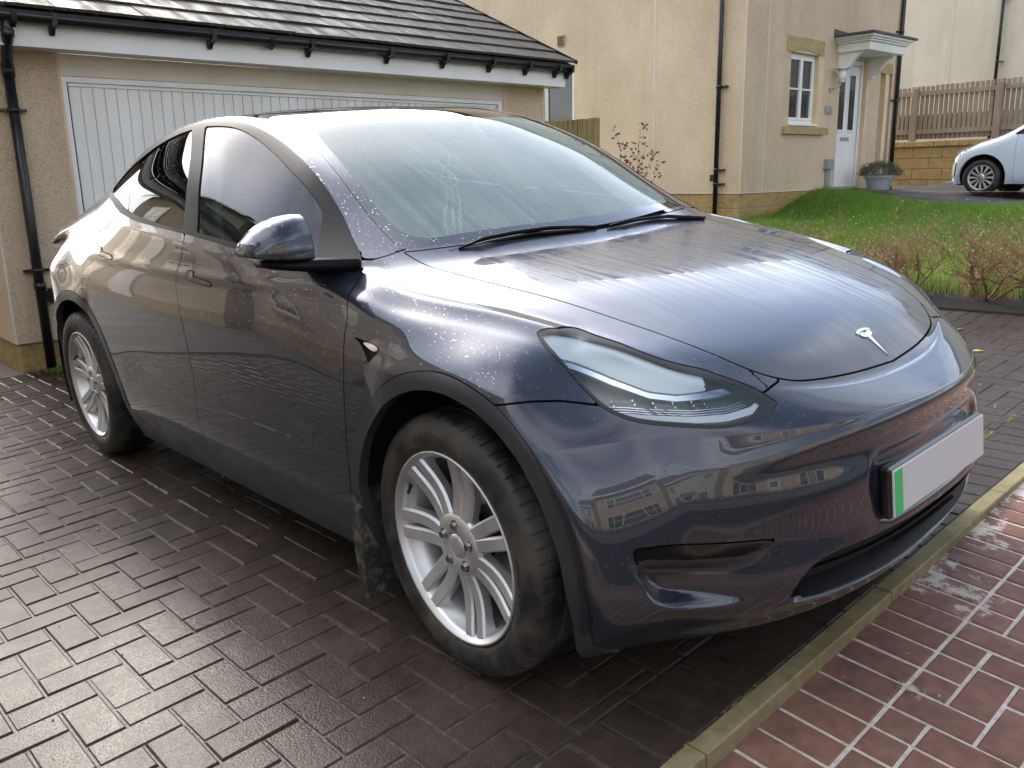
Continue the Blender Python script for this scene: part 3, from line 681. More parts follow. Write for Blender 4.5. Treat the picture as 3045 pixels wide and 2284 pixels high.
# ---- door mirrors
def mirror(sy):
    base = None
    ys = [.925, .955, .985, 1.015, 1.04, 1.065, 1.088, 1.102]; zt = [1.176, 1.177, 1.173, 1.166, 1.156, 1.140, 1.118, 1.098]; xf = [.955, .962, .966, .966, .962, .953, .940, .925]; xb = [.85, .852, .853, .853, .853, .852, .852, .855]
    zb = [1.053, 1.055, 1.058, 1.062, 1.066, 1.071, 1.077, 1.081]
    secs = []; sy_ = np.linspace(0, 1, 22); yk = np.linspace(0, 1, len(ys))
    for q in sy_:
        y, a, f_, b_, z0 = [float(np.interp(q, yk, c)) for c in (ys, zt, xf, xb, zb)]
        e = max(0.0, (q-.88)/.12)**2*.35; f_ -= e*.05; a -= e*.015; z0 += e*.006
        h = a-z0; c = [(b_, .0), (f_-.010, .0), (f_-.002, .035), (f_, .10), (f_-.001, .30), (f_-.004, .50), (f_-.010, .68), (f_-.020, .82), (f_-.034, .92), (f_-.052, .98), (f_-.07, 1.0), (b_+.004, .985), (b_, .95)]
        secs.append([(x, sy*y, z0+zz*h) for x, zz in c])
    vs = [p for c in secs for p in c]; m = len(secs[0]); fs = []
    for i in range(len(secs)-1):
        for j in range(m):
            j2 = (j+1) % m; f = (i*m+j, i*m+j2, (i+1)*m+j2, (i+1)*m+j); fs.append(f if sy < 0 else f[::-1])
    fs.append(tuple(range(m))[::-1] if sy < 0 else tuple(range(m))); fs.append(tuple(range((len(secs)-1)*m, len(secs)*m)) if sy < 0 else tuple(range((len(secs)-1)*m, len(secs)*m))[::-1])
    o = pyd('door_mirror', vs, fs, M['paint'], car, True)
    o.data.set_sharp_from_angle(angle=math.radians(40))
    pyd('mirror_inner_face', [(x, sy*(ys[0]-.0012), z) for x, _, z in secs[0]], [tuple(range(m))], M['satin'], o)
    # glass facing back
    pyd('mirror_glass', [(.8495, sy*.94, 1.065), (.8495, sy*1.075, 1.085), (.8495, sy*1.05, 1.145), (.8495, sy*.94, 1.16)], [(0, 1, 2, 3)], M['chrome'], o)
    bm = bmesh.new()
    a = [(.80, .845, 1.005), (.985, .80, 1.008), (.992, .80, 1.040), (.80, .845, 1.043)]
    b = [(.835, .97, 1.024), (.955, .955, 1.024), (.958, .955, 1.054), (.835, .97, 1.056)]
    c = [(.85, 1.055, 1.046), (.930, 1.05, 1.046), (.935, 1.05, 1.063), (.85, 1.055, 1.066)]
    R_ = [[bm.verts.new((x, sy*y, z)) for x, y, z in q] for q in (a, b, c)]
    for i in range(2):
        for j in range(4): bm.faces.new((R_[i][j], R_[i][(j+1) % 4], R_[i+1][(j+1) % 4], R_[i+1][j]))
    bm.faces.new(R_[0]); bm.faces.new(R_[2]); recalc(bm)
    bmesh.ops.bevel(bm, geom=bm.edges[:], offset=.004, segments=2, affect='EDGES')
    from_bm('mirror_arm', bm, M['satin'], o, True)
mirror(-1)
# ---- wheels
def text_mesh(s, size, ext=.001):
    c = bpy.data.curves.new('t', 'FONT'); c.body = s; c.size = size; c.extrude = ext; c.align_x = 'CENTER'; c.resolution_u = 2; c.offset = .0006
    o = bpy.data.objects.new('t', c); COL.objects.link(o); dg = bpy.context.evaluated_depsgraph_get(); me = bpy.data.meshes.new_from_object(o.evaluated_get(dg)); bpy.data.objects.remove(o); return me
def wheel(x, sy, R_, zc_, rr, yo, steer=0, lug0=0, word=True):
    k = R_/.347
    W_ = Matrix.Translation((x, sy*yo, zc_)) @ Matrix.Rotation(steer, 4, 'Z') @ (Matrix.Rotation(math.pi, 4, 'Z') if sy > 0 else Matrix.Identity(4))
    n = bpy.data.objects.new('wheel', None); COL.objects.link(n); n.parent = car; n.matrix_local = W_
    s = rr/.2527
    # tyre: profile outside to inside; shoulder sipes cut by lowering thin strips
    pr = [(.250, .010), (.2565, .004), (.262, -.002), (.275, -.007), (.290, -.0095), (.305, -.009), (.318, -.005), (.328, .001), (.336, .009), (.3415, .018), (.3445, .030), (.3462, .048), (.3470, .066), (.3400, .068), (.3400, .078), (.3472, .080), (.3475, .108), (.3400, .110), (.3400, .122), (.3475, .124), (.3472, .152), (.3400, .154), (.3400, .164), (.3468, .166), (.3445, .200), (.336, .219), (.318, .229), (.290, .232), (.252, .222)]
    NP = 62; vs = []; fs = []; m = len(pr); ang = []
    for p_ in range(NP):
        for q, lowq in ((0, 0), (.80, 0), (.82, 1), (.98, 1)): ang.append(((p_+q)*2*math.pi/NP, lowq))
    for t, lw in ang:
        for j, (r, a) in enumerate(pr):
            r = (.2527*s+(r-.2527)*(R_-rr)/(.347-.2527)) if 1 else r
            if lw and j in (9, 10, 11, 12, 24, 23): r -= .0035
            sk = (a-.1)*.35*0
            vs.append((r*math.cos(t+sk), a, r*math.sin(t+sk)))
    na = len(ang)
    for i in range(na):
        i2 = (i+1) % na
        for j in range(m-1): fs.append((i*m+j, i2*m+j, i2*m+j+1, i*m+j+1))
    ty = pyd('tyre', vs, fs, M['tyre'], n, True)
    try: ty.data.set_sharp_from_angle(angle=math.radians(35))
    except Exception: pass
    # rim barrel
    prof = [(.2500, .010), (.2545, .006), (.2545, .001), (.2515, -.002), (.2475, .000), (.2450, .006), (.2405, .009), (.2360, .020), (.2330, .045), (.2290, .050), (.2270, .085), (.2250, .095), (.2250, .190), (.2320, .200)]
    rim = lathe('rim', [(r*s, a) for r, a in prof], M['alloy'], n, 96)
    lathe('rim_back', [(.225*s, .185), (.09, .190), (.0, .19)], M['deep'], n, 32)
    # seven paired spokes
    bm = bmesh.new()
    def arm(t0, t1, w0, w1):
        rings = []
        for q in np.linspace(0, 1, 10):
            r = .052+(.238-.052)*q; t = t0+(t1-t0)*q**1.15; a = .022+.020*math.sin(math.pi*min(1, q*1.02))**1.0*.75-.010*q
            w = w0+(w1-w0)*q; dep = .034-.010*q+.02*q**6
            c, s_ = math.cos(t), math.sin(t); tx, tz = -s_, c
            ring = []
            for u, d in ((-.5, .007), (-.36, -.0005), (.36, -.0015), (.5, .004), (.42, dep), (-.42, dep)):
                ring.append(bm.verts.new(((r*c+tx*u*w)*s, a+d, (r*s_+tz*u*w)*s)))
            rings.append(ring)
        for i in range(9):
            for j in range(6): bm.faces.new((rings[i][j], rings[i+1][j], rings[i+1][(j+1) % 6], rings[i][(j+1) % 6]))
        bm.faces.new(rings[0]); bm.faces.new(rings[-1])
    for i in range(7):
        bm = bmesh.new(); t = lug0+i*2*math.pi/7
        arm(t-.19, t-.100, .040, .037); arm(t+.19, t+.118, .040, .038)
        recalc(bm)
        sp = from_bm('spoke', bm, M['alloy'], n, True)
        try: sp.data.set_sharp_from_angle(angle=math.radians(28))
        except Exception: pass
    # hub with a dished centre
    lathe('hub', [(.0, .030), (.030, .030), (.0335, .024), (.036, .0225), (.050, .021), (.078, .0225), (.089, .031), (.090, .062), (.05, .07)], M['alloy'], n, 70)
    lathe('centre_cap', [(.0, .0175), (.020, .0175), (.030, .0190), (.0325, .0225)], M['alloy'], n, 40)
    for i in range(5):
        t = .3+i*2*math.pi/5; p = Vector((.056*math.cos(t), 0, .056*math.sin(t)))
        bm = bmesh.new(); cyl(bm, p+Vector((0, .012, 0)), p+Vector((0, .04, 0)), .0095, .0125, 6)
        cyl(bm, p+Vector((0, .0225, 0)), p+Vector((0, .0215, 0)), .0155, .0155, 18)
        lg = from_bm('lug_nut', bm, M['nut'], n)
    lathe('brake_disc', [(.06, .105), (.168*s, .105), (.170*s, .110), (.170*s, .128), (.1, .130)], M['steel'], n, 64)
    bm = bmesh.new()
    t0 = math.radians(178)
    for t in (t0,):
        vs_ = []
        for q in np.linspace(-.42, .42, 8):
            for r, a in ((.105, .078), (.178, .078), (.186, .095), (.186, .14), (.105, .14)): vs_.append(bm.verts.new((r*math.cos(t+q), a, r*math.sin(t+q))))
        for i in range(7):
            for j in range(5): bm.faces.new((vs_[i*5+j], vs_[(i+1)*5+j], vs_[(i+1)*5+(j+1) % 5], vs_[i*5+(j+1) % 5]))
        bm.faces.new(vs_[:5]); bm.faces.new(vs_[-5:]); recalc(bm)
    from_bm('brake_caliper', bm, M['caliper'], n)
    bm = bmesh.new(); tv = math.radians(152); r = .232*s
    cyl(bm, (r*math.cos(tv), .03, r*math.sin(tv)), ((r-.022)*math.cos(tv), .008, (r-.022)*math.sin(tv)), .005, .0045, 8)
    from_bm('tyre_valve', bm, M['rubber'], n)
    if word:
        for txt, tc, rad, sz in (('HANKOOK', math.radians(97), .292, .026), ('VENTUS S1 evo3', math.radians(-3), .290, .016), ('HANKOOK', math.radians(277), .292, .026)):
            bm = bmesh.new(); wid = sz*.78; rad = rr+(rad-.2527)*(R_-rr)/(.347-.2527)
            for i, ch in enumerate(txt):
                if ch == ' ': continue
                me = text_mesh(ch, sz); t = tc-(i-(len(txt)-1)/2)*wid/rad
                # letters stand on the circle, read from outside the car
                Mx = Matrix(((math.sin(t), math.cos(t), 0, (rad-.009)*math.cos(t)), (0, 0, -1, -.0098), (-math.cos(t), math.sin(t), 0, (rad-.009)*math.sin(t)), (0, 0, 0, 1)))
                b2 = bmesh.new(); b2.from_mesh(me); bmesh.ops.transform(b2, matrix=Mx, verts=b2.verts[:]); mt = bpy.data.meshes.new('t'); b2.to_mesh(mt); b2.free(); bm.from_mesh(mt); bpy.data.meshes.remove(mt); bpy.data.meshes.remove(me)
            from_bm('tyre_lettering', bm, M['lettering'], n)
    return n
wheel(1.445, -1, .347, .347, .2527, .930, -.053, math.radians(26))
wheel(-1.36, -1, .358, .358, .2585, .945, 0, math.radians(10))
wheel(1.445, 1, .347, .347, .2527, .930, -.053, math.radians(5), False)
wheel(-1.36, 1, .358, .358, .2585, .945, 0, math.radians(33), False)
# wheel wells, underbody, mudflaps
for wx, R_ in ((1.455, .44), (-1.36, .47)):
    for sy in (-1, 1):
        vs = []; fs = []; K = 22
        for i in range(K+1):
            t = math.radians(-12+212*i/K); c, s_ = math.cos(t), math.sin(t)
            vs += [(wx+R_*c, sy*.93, .36+R_*s_), (wx+R_*c, sy*.60, .36+R_*s_)]
        for i in range(K): fs.append((2*i, 2*i+1, 2*i+3, 2*i+2))
        vs += [(wx+R_*math.cos(math.radians(-12+212*i/K)), sy*.60, .36+R_*math.sin(math.radians(-12+212*i/K))) for i in range(K+1)]
        fs.append(tuple(range(2*K+2, 3*K+3)))
        pyd('wheel_well', vs, fs, M['deep'], car)
box('underbody', -2.2, 1.75, -.70, .70, .19, .26, M['deep'], car); box('underbody', 1.7501, 2.0, -.5, .5, .20, .26, M['deep'], car)
box('firewall', .98, 1.9, -.6, .6, .26, .60, M['deep'], car)
for wx, xx, zz in ((1.445, 1.03, .35),):
    for sy in (-1, 1):
        bm = bmesh.new(); prism(bm, [(xx-.010, .085), (xx+.03, .075), (xx+.035, .36), (xx+.0, .40), (xx-.012, .30)], sy*.80, sy*.955, 'xz')
        recalc(bm); from_bm('mud_flap', bm, M['mud'], car)
# ---- cabin
box('dashboard', .42, .95, -.70, .70, .80, .985, M['dash'], car, .05, 3)
box('dash_strip', .405, .425, -.68, .68, .90, .93, M['seatl'], car)
box('centre_screen', .30, .315, -.19, .15, .93, 1.12, M['black'], car, .005)
box('cabin_floor', -1.5, .9, -.75, .75, .30, .34, M['deep'], car)
box('parcel_shelf', -2.0, -1.2, -.62, .62, .98, 1.0, M['deep'], car)
box('centre_console', -.5, .45, -.13, .13, .34, .62, M['dash'], car, .02, 2)
def seat(x, y, w=.50):
    bm = bmesh.new(); bbox(bm, x-.27, x+.27, y-w/2, y+w/2, .45, .62, .05, None, 3)
    st = from_bm('seat', bm, M['seatd'], car, True)
    bm = bmesh.new(); bbox(bm, -.07, .07, -w/2, w/2, 0, .62, .05, None, 3)
    bmesh.ops.transform(bm, matrix=Matrix.Translation((x-.24, y, .58)) @ Matrix.Rotation(math.radians(-18), 4, 'Y'), verts=bm.verts[:]); from_bm('backrest', bm, M['seatd'], st, True)
    bm = bmesh.new(); bbox(bm, -.05, .05, -.14, .14, 0, .20, .04, None, 3)
    bmesh.ops.transform(bm, matrix=Matrix.Translation((x-.44, y, 1.19)) @ Matrix.Rotation(math.radians(-10), 4, 'Y'), verts=bm.verts[:]); from_bm('headrest', bm, M['seatd'], st, True)
for x, y in ((-.02, -.37), (-.02, .37), (-.95, -.40), (-.95, .40)): seat(x, y, .50)
# steering wheel, right-hand drive
bm = bmesh.new(); cw = Vector((.30, -.37, .93)); tl = Matrix.Translation(cw) @ Matrix.Rotation(math.radians(-66), 4, 'Y')
rg = [tl @ Vector((.185*math.cos(t), .185*math.sin(t), 0)) for t in np.linspace(0, 2*math.pi, 33)]
tube_pts(bm, rg, .014, 8, False); bmesh.ops.create_cone(bm, cap_ends=True, segments=16, radius1=.06, radius2=.05, depth=.04, matrix=tl)
for a_ in (0, math.pi, -math.pi/2):
    tube_pts(bm, [tl @ Vector((.05*math.cos(a_), .05*math.sin(a_), 0)), tl @ Vector((.18*math.cos(a_), .18*math.sin(a_), 0))], .012, 6)
from_bm('steering_wheel', bm, M['dash'], car, True)
# pale pillar trims and headlining seen through the side glass
def pale(nm, pts, sy, r=.03):
    bm = bmesh.new(); tube_pts(bm, [(x, sy*y, z) for x, y, z in pts], r, 8, True, .5); from_bm(nm, bm, M['seatl'], car, True)
for sy in (-1, 1):
    pale('pillar_trim', [(-.02, .80, .95), (-.10, .74, 1.2), (-.22, .62, 1.42)], sy, .05)
    pale('windscreen_pillar_trim', [(.84, .66, 1.03), (.62, .60, 1.20), (.38, .55, 1.34), (.16, .53, 1.42)], sy, .026)
    box('door_card', -1.0, .9, sy*.80-.02, sy*.80+.02, .45, 1.0, M['dash'], car, .01)
vs = []
for x, z in ((.12, 1.42), (-.3, 1.475), (-.8, 1.465), (-1.3, 1.38)):
    for y in (-.54, -.3, 0, .3, .54): vs.append((x, y, z-.05*(y/.54)**2))
pyd('headlining', vs, [(i*5+j, i*5+j+1, (i+1)*5+j+1, (i+1)*5+j) for i in range(3) for j in range(4)], M['seatl'], car, True)
bm = bmesh.new(); bbox(bm, .36, .385, -.12, .12, 1.29, 1.35, .012, None, 2); cyl(bm, (.39, 0, 1.35), (.44, 0, 1.395), .01, .01, 8); rm = from_bm('rear_view_mirror', bm, M['dash'], car, True)
# dream-catcher charm hanging from it: a thing of its own
ch = empty('hanging_charm', TM @ Matrix.Translation((.42, -.01, 1.28)), 'white feather and string charm with a round hoop hanging behind the windscreen', 'charm')
bm = bmesh.new(); rg = [(0.0, .042*math.cos(t), -.055+.042*math.sin(t)) for t in np.linspace(0, 2*math.pi, 25)]; tube_pts(bm, rg, .0035, 6, False)
for i in range(6):
    t = i*math.pi/6; tube_pts(bm, [(0, .04*math.cos(t), -.055+.04*math.sin(t)), (0, -.04*math.cos(t), -.055-.04*math.sin(t))], .0012, 4)
from_bm('hoop', bm, M['string'], ch, True)
bm = bmesh.new(); tube_pts(bm, [(0, 0, .03), (0, 0, -.013)], .0015, 4)
for y in (-.032, -.026, -.004, .004, .028, .034): tube_pts(bm, [(0, y*.8, -.090), (.002, y*1.0, -.13), (0, y*1.1, -.172)], .0018, 4)
from_bm('string', bm, M['string'], ch)
for y, l in ((-.036, .135), (0.0, .10), (.034, .11)):
    bm = bmesh.new(); rr_ = random.Random(int(y*1000)+5)
    for i in range(70):
        q = rr_.random(); z0 = -.172-l*q*.85; w = .022*math.sin(math.pi*min(1, .15+q*.8)); a_ = rr_.uniform(-1, 1)
        p = Vector((rr_.uniform(-.004, .004), y+.2*w*a_, z0)); d = Vector((rr_.uniform(-.3, .3), a_, -.9)).normalized(); sd__ = Vector((0, .4, 1)).cross(d).normalized()*.003
        a1 = bm.verts.new(p-sd__); a2 = bm.verts.new(p+sd__); a3 = bm.verts.new(p+d*(w+.012)); bm.faces.new((a1, a2, a3))
    from_bm('feather', bm, M['white_fluff'], ch)

# ================================================================== the place
def pos(k):
    g = k.n('NewGeometry'); return g.outputs['Position']
def nz(k, s, d=4, r=.55, out='Fac', sc=None):
    v = pos(k)
    if sc is not None:
        mp = k.n('Mapping'); mp.inputs['Scale'].default_value = sc; k.l(v, mp.inputs[0]); v = mp.outputs[0]
    return k.noise(s, d, r, v, out)
def stucco(name, c0, c1, c2):
    m = mk(name, c0, .9, 0, .2); k = N(m)
    v = pos(k)
    a = k.noise(75, 5, .65, v); b = k.vor(95, v); big = k.noise(.8, 4, .6, v)
    col = k.ramp(a, [(.33, c2), (.46, c0), (.62, c1)]); col = k.mixc(.36, col, k.ramp(big, [(.3, c2), (.7, c1)]))
    st = k.noise(1.0, 4, .6, k_map(k, v, (2.6, 2.6, .25))); col = k.mixc(k.ramp(st, [(.52, (0,)*3), (.72, (.34,)*3)]), col, tuple(x*.62 for x in c0))
    k.set(Base_Color=col, Normal=k.bump(k.math('SUBTRACT', a, k.math('MULTIPLY', b, .6)), .9, .012)); return m
def k_map(k, v, sc):
    mp = k.n('Mapping'); mp.inputs['Scale'].default_value = sc; k.l(v, mp.inputs[0]); return mp.outputs[0]
M['stucco'] = stucco('roughcast_cream', (.65, .505, .345), (.77, .625, .46), (.37, .27, .17))
M['stucco2'] = stucco('roughcast_pale', (.66, .60, .47), (.76, .71, .59), (.42, .36, .26))
M['smooth'] = mk('smooth_render', (.66, .49, .32), .85); _k = N(M['smooth']); _k.set(Base_Color=_k.ramp(nz(_k, 5, 5), [(.35, (.60, .44, .28)), (.65, (.70, .53, .36))]))
def stone(name, a, b, c):
    m = mk(name, a, .85, 0, .25); k = N(m); v = pos(k); n1 = k.noise(6, 6, .65, v); n2 = k.noise(38, 5, .6, v)
    k.set(Base_Color=k.mixc(.5, k.ramp(n1, [(.3, c), (.5, a), (.72, b)]), k.ramp(n2, [(.35, c), (.65, b)])), Normal=k.bump(k.noise(26, 6, .7, v), .9, .02)); return m
M['stone'] = stone('sandstone_block', (.40, .27, .105), (.52, .38, .18), (.20, .135, .055)); M['stone_cut'] = stone('sandstone_dressed', (.42, .31, .14), (.50, .39, .21), (.24, .18, .07))
for q in M['stone_cut'].node_tree.nodes:
    if q.type == 'BUMP': q.inputs['Strength'].default_value = .2
M['mortar'] = mk('mortar', (.30, .235, .15), .9)
M['upvc'] = mk('white_upvc', (.78, .79, .79), .32); _k = N(M['upvc']); _k.set(Base_Color=_k.ramp(nz(_k, 2.2, 5, .6, sc=(1, 1, .35)), [(.3, (.69, .68, .64)), (.62, (.80, .795, .765))]))
M['board'] = mk('pale_board', (.66, .60, .50), .55); _k = N(M['board']); _k.set(Base_Color=_k.ramp(nz(_k, 3, 4), [(.3, (.60, .54, .44)), (.7, (.69, .64, .55))]))
M['blackpvc'] = mk('black_pvc', (.012, .012, .013), .28); _k = N(M['blackpvc']); _k.set(Roughness=_k.ramp(nz(_k, 9, 4), [(.3, (.18,)*3), (.7, (.45,)*3)]))
M['tile'] = mk('wet_roof_tile', (.06, .052, .045), .25, 0, .18); _k = N(M['tile']); _v = pos(_k)
_n = _k.noise(1.0, 5, .6, k_map(_k, _v, (2.0, 9, 2.0))); _n2 = _k.noise(30, 5, .7, _v)
_k.set(Base_Color=_k.ramp(_k.math('ADD', _k.math('MULTIPLY', _n, .6), _k.math('MULTIPLY', _n2, .4)), [(.35, (.030, .027, .024)), (.5, (.058, .050, .043)), (.66, (.12, .10, .08))]), Roughness=_k.ramp(_n, [(.35, (.42,)*3), (.62, (.8,)*3)]), Normal=_k.bump(_n2, .35, .004))
M['tile_edge'] = mk('mossy_tile_edge', (.03, .03, .02), .85); _k = N(M['tile_edge']); _k.set(Base_Color=_k.ramp(nz(_k, 34, 5, .7), [(.4, (.012, .011, .010)), (.6, (.05, .048, .022))]), Normal=_k.bump(nz(_k, 40, 5), .8, .01))
def blockmat(name, cols, rough, bumpd, spec=.5, sand=False):
    m = mk(name, cols[0], .3, 0, spec); k = N(m); v = pos(k)
    cell = k.n('TexVoronoi'); cell.inputs['Scale'].default_value = 6.3; k.l(v, cell.inputs['Vector']); sc = k.n('SeparateColor'); k.l(cell.outputs['Color'], sc.inputs[0])
    big = k.noise(2.2, 4, .6, v); fine = k.noise(160, 3, .6, v); mid = k.noise(24, 5, .65, v)
    f = k.math('ADD', k.math('MULTIPLY', big, .35), k.math('ADD', k.math('MULTIPLY', mid, .35), k.math("MULTIPLY", sc.outputs[0], .06)))
    col = k.ramp(f, [(.27, cols[0]), (.39, cols[1]), (.54, cols[2])])
    h = k.math('ADD', k.math('MULTIPLY', fine, .6), k.math('MULTIPLY', mid, .6))
    if sand:
        sep = k.n('SeparateXYZ'); k.l(v, sep.inputs[0])
        near = k.math('SUBTRACT', 1.0, k.math('DIVIDE', k.math('SUBTRACT', sep.outputs[0], 2.05), .42), None, True)
        away = k.math('DIVIDE', k.math('ADD', sep.outputs[1], .62), 1.1, None, True)
        sm = k.math('ADD', k.noise(4.6, 6, .72, v), k.math('MULTIPLY', k.math('MULTIPLY', near, away), .17))
        sf = k.ramp(sm, [(.66, (0,)*3), (.70, (.9,)*3)]); col = k.mixc(sf, col, (.46, .42, .36))
    k.set(Base_Color=col, Roughness=k.ramp(k.noise(3.4, 4, .6, v), [(.3, (rough[0],)*3), (.7, (rough[1],)*3)]), Normal=k.bump(h, 1.0, bumpd)); return m
M['drive'] = blockmat('driveway_block', [(.028, .021, .017), (.046, .034, .027), (.078, .058, .044)], (.22, .42), .0030, .16)
M['drivejoint'] = mk('driveway_joint', (.020, .016, .013), .5); _k = N(M['drivejoint']); _k.set(Base_Color=_k.ramp(nz(_k, 22, 6, .7), [(.4, (.018, .014, .011)), (.58, (.06, .05, .038)), (.7, (.10, .085, .06))]), Normal=_k.bump(nz(_k, 90, 4), .8, .006))
M['red'] = blockmat('red_paving_brick', [(.105, .060, .048), (.19, .092, .067), (.26, .145, .105)], (.55, .8), .0022, .3, True)
M['redjoint'] = mk('pale_sand_joint', (.52, .47, .40), .95); _k = N(M['redjoint']); _k.set(Base_Color=_k.ramp(nz(_k, 40, 5, .7), [(.3, (.36, .32, .26)), (.6, (.60, .55, .47))]), Normal=_k.bump(nz(_k, 70, 5), 1, .006))
M['kerb'] = blockmat('kerb_stone', [(.155, .125, .060), (.235, .195, .10), (.33, .28, .16)], (.6, .85), .0016, .3)
M['asphalt'] = mk('asphalt', (.045, .043, .042), .6); _k = N(M['asphalt']); _k.set(Base_Color=_k.ramp(nz(_k, 90, 4, .7), [(.35, (.030, .029, .028)), (.65, (.085, .08, .077))]), Normal=_k.bump(nz(_k, 120, 3), .6, .004), Roughness=_k.ramp(nz(_k, 1.5, 3), [(.35, (.35,)*3), (.65, (.75,)*3)]))
M['soil'] = mk('bark_mulch', (.022, .015, .011), .85); _k = N(M['soil']); _k.set(Base_Color=_k.ramp(nz(_k, 45, 6, .75), [(.35, (.010, .007, .005)), (.6, (.035, .024, .017)), (.75, (.07, .05, .035))]), Normal=_k.bump(nz(_k, 55, 6, .7), 1, .03))
M['turf'] = mk('lawn_soil', (.035, .05, .015), .9); _k = N(M['turf']); _k.set(Base_Color=_k.ramp(nz(_k, 6, 5, .7), [(.35, (.020, .035, .008)), (.65, (.06, .10, .018))]))
def leafm(name, a, b, c, sub=.25):
    m = mk(name, a, .55, 0, .3); k = N(m); k.set(Base_Color=k.ramp(nz(k, 5, 5, .7), [(.3, a), (.5, b), (.7, c)]))
    t = m.node_tree; o = [n for n in t.nodes if n.type == 'OUTPUT_MATERIAL'][0]; tl = k.n('BsdfTranslucent'); tl.inputs[0].default_value = (*[min(1, x*1.6) for x in c], 1)
    mx = k.n('MixShader'); mx.inputs[0].default_value = sub; k.l(k.b.outputs[0], mx.inputs[1]); k.l(tl.outputs[0], mx.inputs[2]); k.l(mx.outputs[0], o.inputs[0]); return m
M['grass'] = leafm('grass_blade', (.055, .12, .014), (.095, .20, .022), (.19, .29, .045), .4)
M['strawgrass'] = mk('dry_straw', (.50, .40, .22), .8)
M['twig'] = mk('bare_twig', (.13, .075, .045), .75); _k = N(M['twig']); _k.set(Base_Color=_k.ramp(nz(_k, 9, 5, .7), [(.3, (.10, .06, .04)), (.5, (.25, .13, .065)), (.7, (.42, .27, .14))]))
M['bud'] = leafm('young_leaf', (.16, .22, .08), (.28, .34, .16), (.42, .46, .28), .3)
M['redleaf'] = leafm('red_leaf', (.10, .03, .025), (.17, .05, .035), (.12, .10, .04), .25)
M['heather'] = leafm('grey_green_leaf', (.045, .05, .03), (.085, .09, .055), (.15, .15, .10), .15)
M['hedge'] = leafm('hedge_leaf', (.018, .04, .010), (.035, .07, .016), (.06, .11, .03), .2)
def woodm(name, a, b, c):
    m = mk(name, a, .8, 0, .25); k = N(m); v = pos(k); g = k.noise(1.0, 6, .65, k_map(k, v, (60, 60, 3))); s = k.noise(3, 4, .6, v)
    k.set(Base_Color=k.mixc(.4, k.ramp(g, [(.3, a), (.5, b), (.7, c)]), k.ramp(s, [(.3, a), (.7, c)])), Normal=k.bump(g, .4, .004)); return m
M['fence'] = woodm('weathered_timber', (.16, .125, .095), (.29, .235, .175), (.39, .325, .25)); M['fence2'] = woodm('treated_timber', (.17, .115, .045), (.29, .20, .085), (.38, .29, .14))
M['winglass'] = mk('window_glass', (.02, .025, .028), .02, 0, .9); M['curtain'] = mk('net_curtain', (.45, .45, .42), .9)
M['greypl'] = mk('grey_plastic', (.26, .28, .30), .4); M['lampglass'] = mk('lamp_frosted', (.75, .76, .75), .4); M['lampsteel'] = mk('lamp_steel', (.55, .5, .48), .35, .8)
M['lead'] = mk('lead_flashing', (.06, .065, .075), .4, .3); M['pot'] = mk('grey_pot', (.33, .345, .36), .5); M['slate'] = mk('slate_cover', (.07, .068, .068), .5)
M['whitecar'] = mk('white_blue_paint', (.55, .62, .70), .3, .0, .5, 1, .03); M['dark'] = mk('dark_opening', (.015, .015, .016), .5)
# ---------------- driveway
ORI = Vector((.5947799, -1.5381596, 0)); GA = 1.5844511; GM = .10158845
gridM = TM @ Matrix.Translation(ORI) @ Matrix.Rotation(GA, 4, 'Z')           # local x = u*GM, local y = -v*GM
drive = empty('driveway', gridM, kind='structure')
U0, U1, V0, V1, VK0, VK1 = -30.0, 55.9, -44.2, 12.4, 14.42, 14.94
def sheet(nm, x0, x1, y0, y1, z, mt, par, sub=1):
    return pyd(nm, [(x0, y0, z), (x1, y0, z), (x1, y1, z), (x0, y1, z)], [(0, 1, 2, 3)], mt, par)
sheet('joint_bed', U0*GM-.5, (U1+.05)*GM, -VK0*GM, -V0*GM+.2, -.0040, M['drivejoint'], drive)
def block_bm(bm, lx, ly, dz, tilt, mat=None, t=.05, ch=.0045):
    hx, hy = lx/2, ly/2; rings = []
    for (a, z) in ((0, -t), (0, -ch), (ch, 0)):
        rings.append([bm.verts.new(Vector((sx*(hx-a), sy*(hy-a), z+dz+(tilt[0]*sx*hx+tilt[1]*sy*hy)*(1 if z > -t else 0)))) for sx, sy in ((-1, -1), (1, -1), (1, 1), (-1, 1))])
    fs = [bm.faces.new(rings[2])]
    for i in range(2):
        for j in range(4): fs.append(bm.faces.new((rings[i][j], rings[i][(j+1) % 4], rings[i+1][(j+1) % 4], rings[i+1][j])))
    return [v for r in rings for v in r]
mesh_cache = {}
def block_mesh(lx, ly, var, mt, key):
    k = (round(lx, 3), round(ly, 3), var, key)
    if k not in mesh_cache:
        r = random.Random(hash(k) % 9999); bm = bmesh.new(); block_bm(bm, lx, ly, 0, (r.uniform(-.012, .012), r.uniform(-.012, .012)))
        me = bpy.data.meshes.new(key); bm.to_mesh(me); bm.free(); me.materials.append(mt); mesh_cache[k] = me
    return mesh_cache[k]
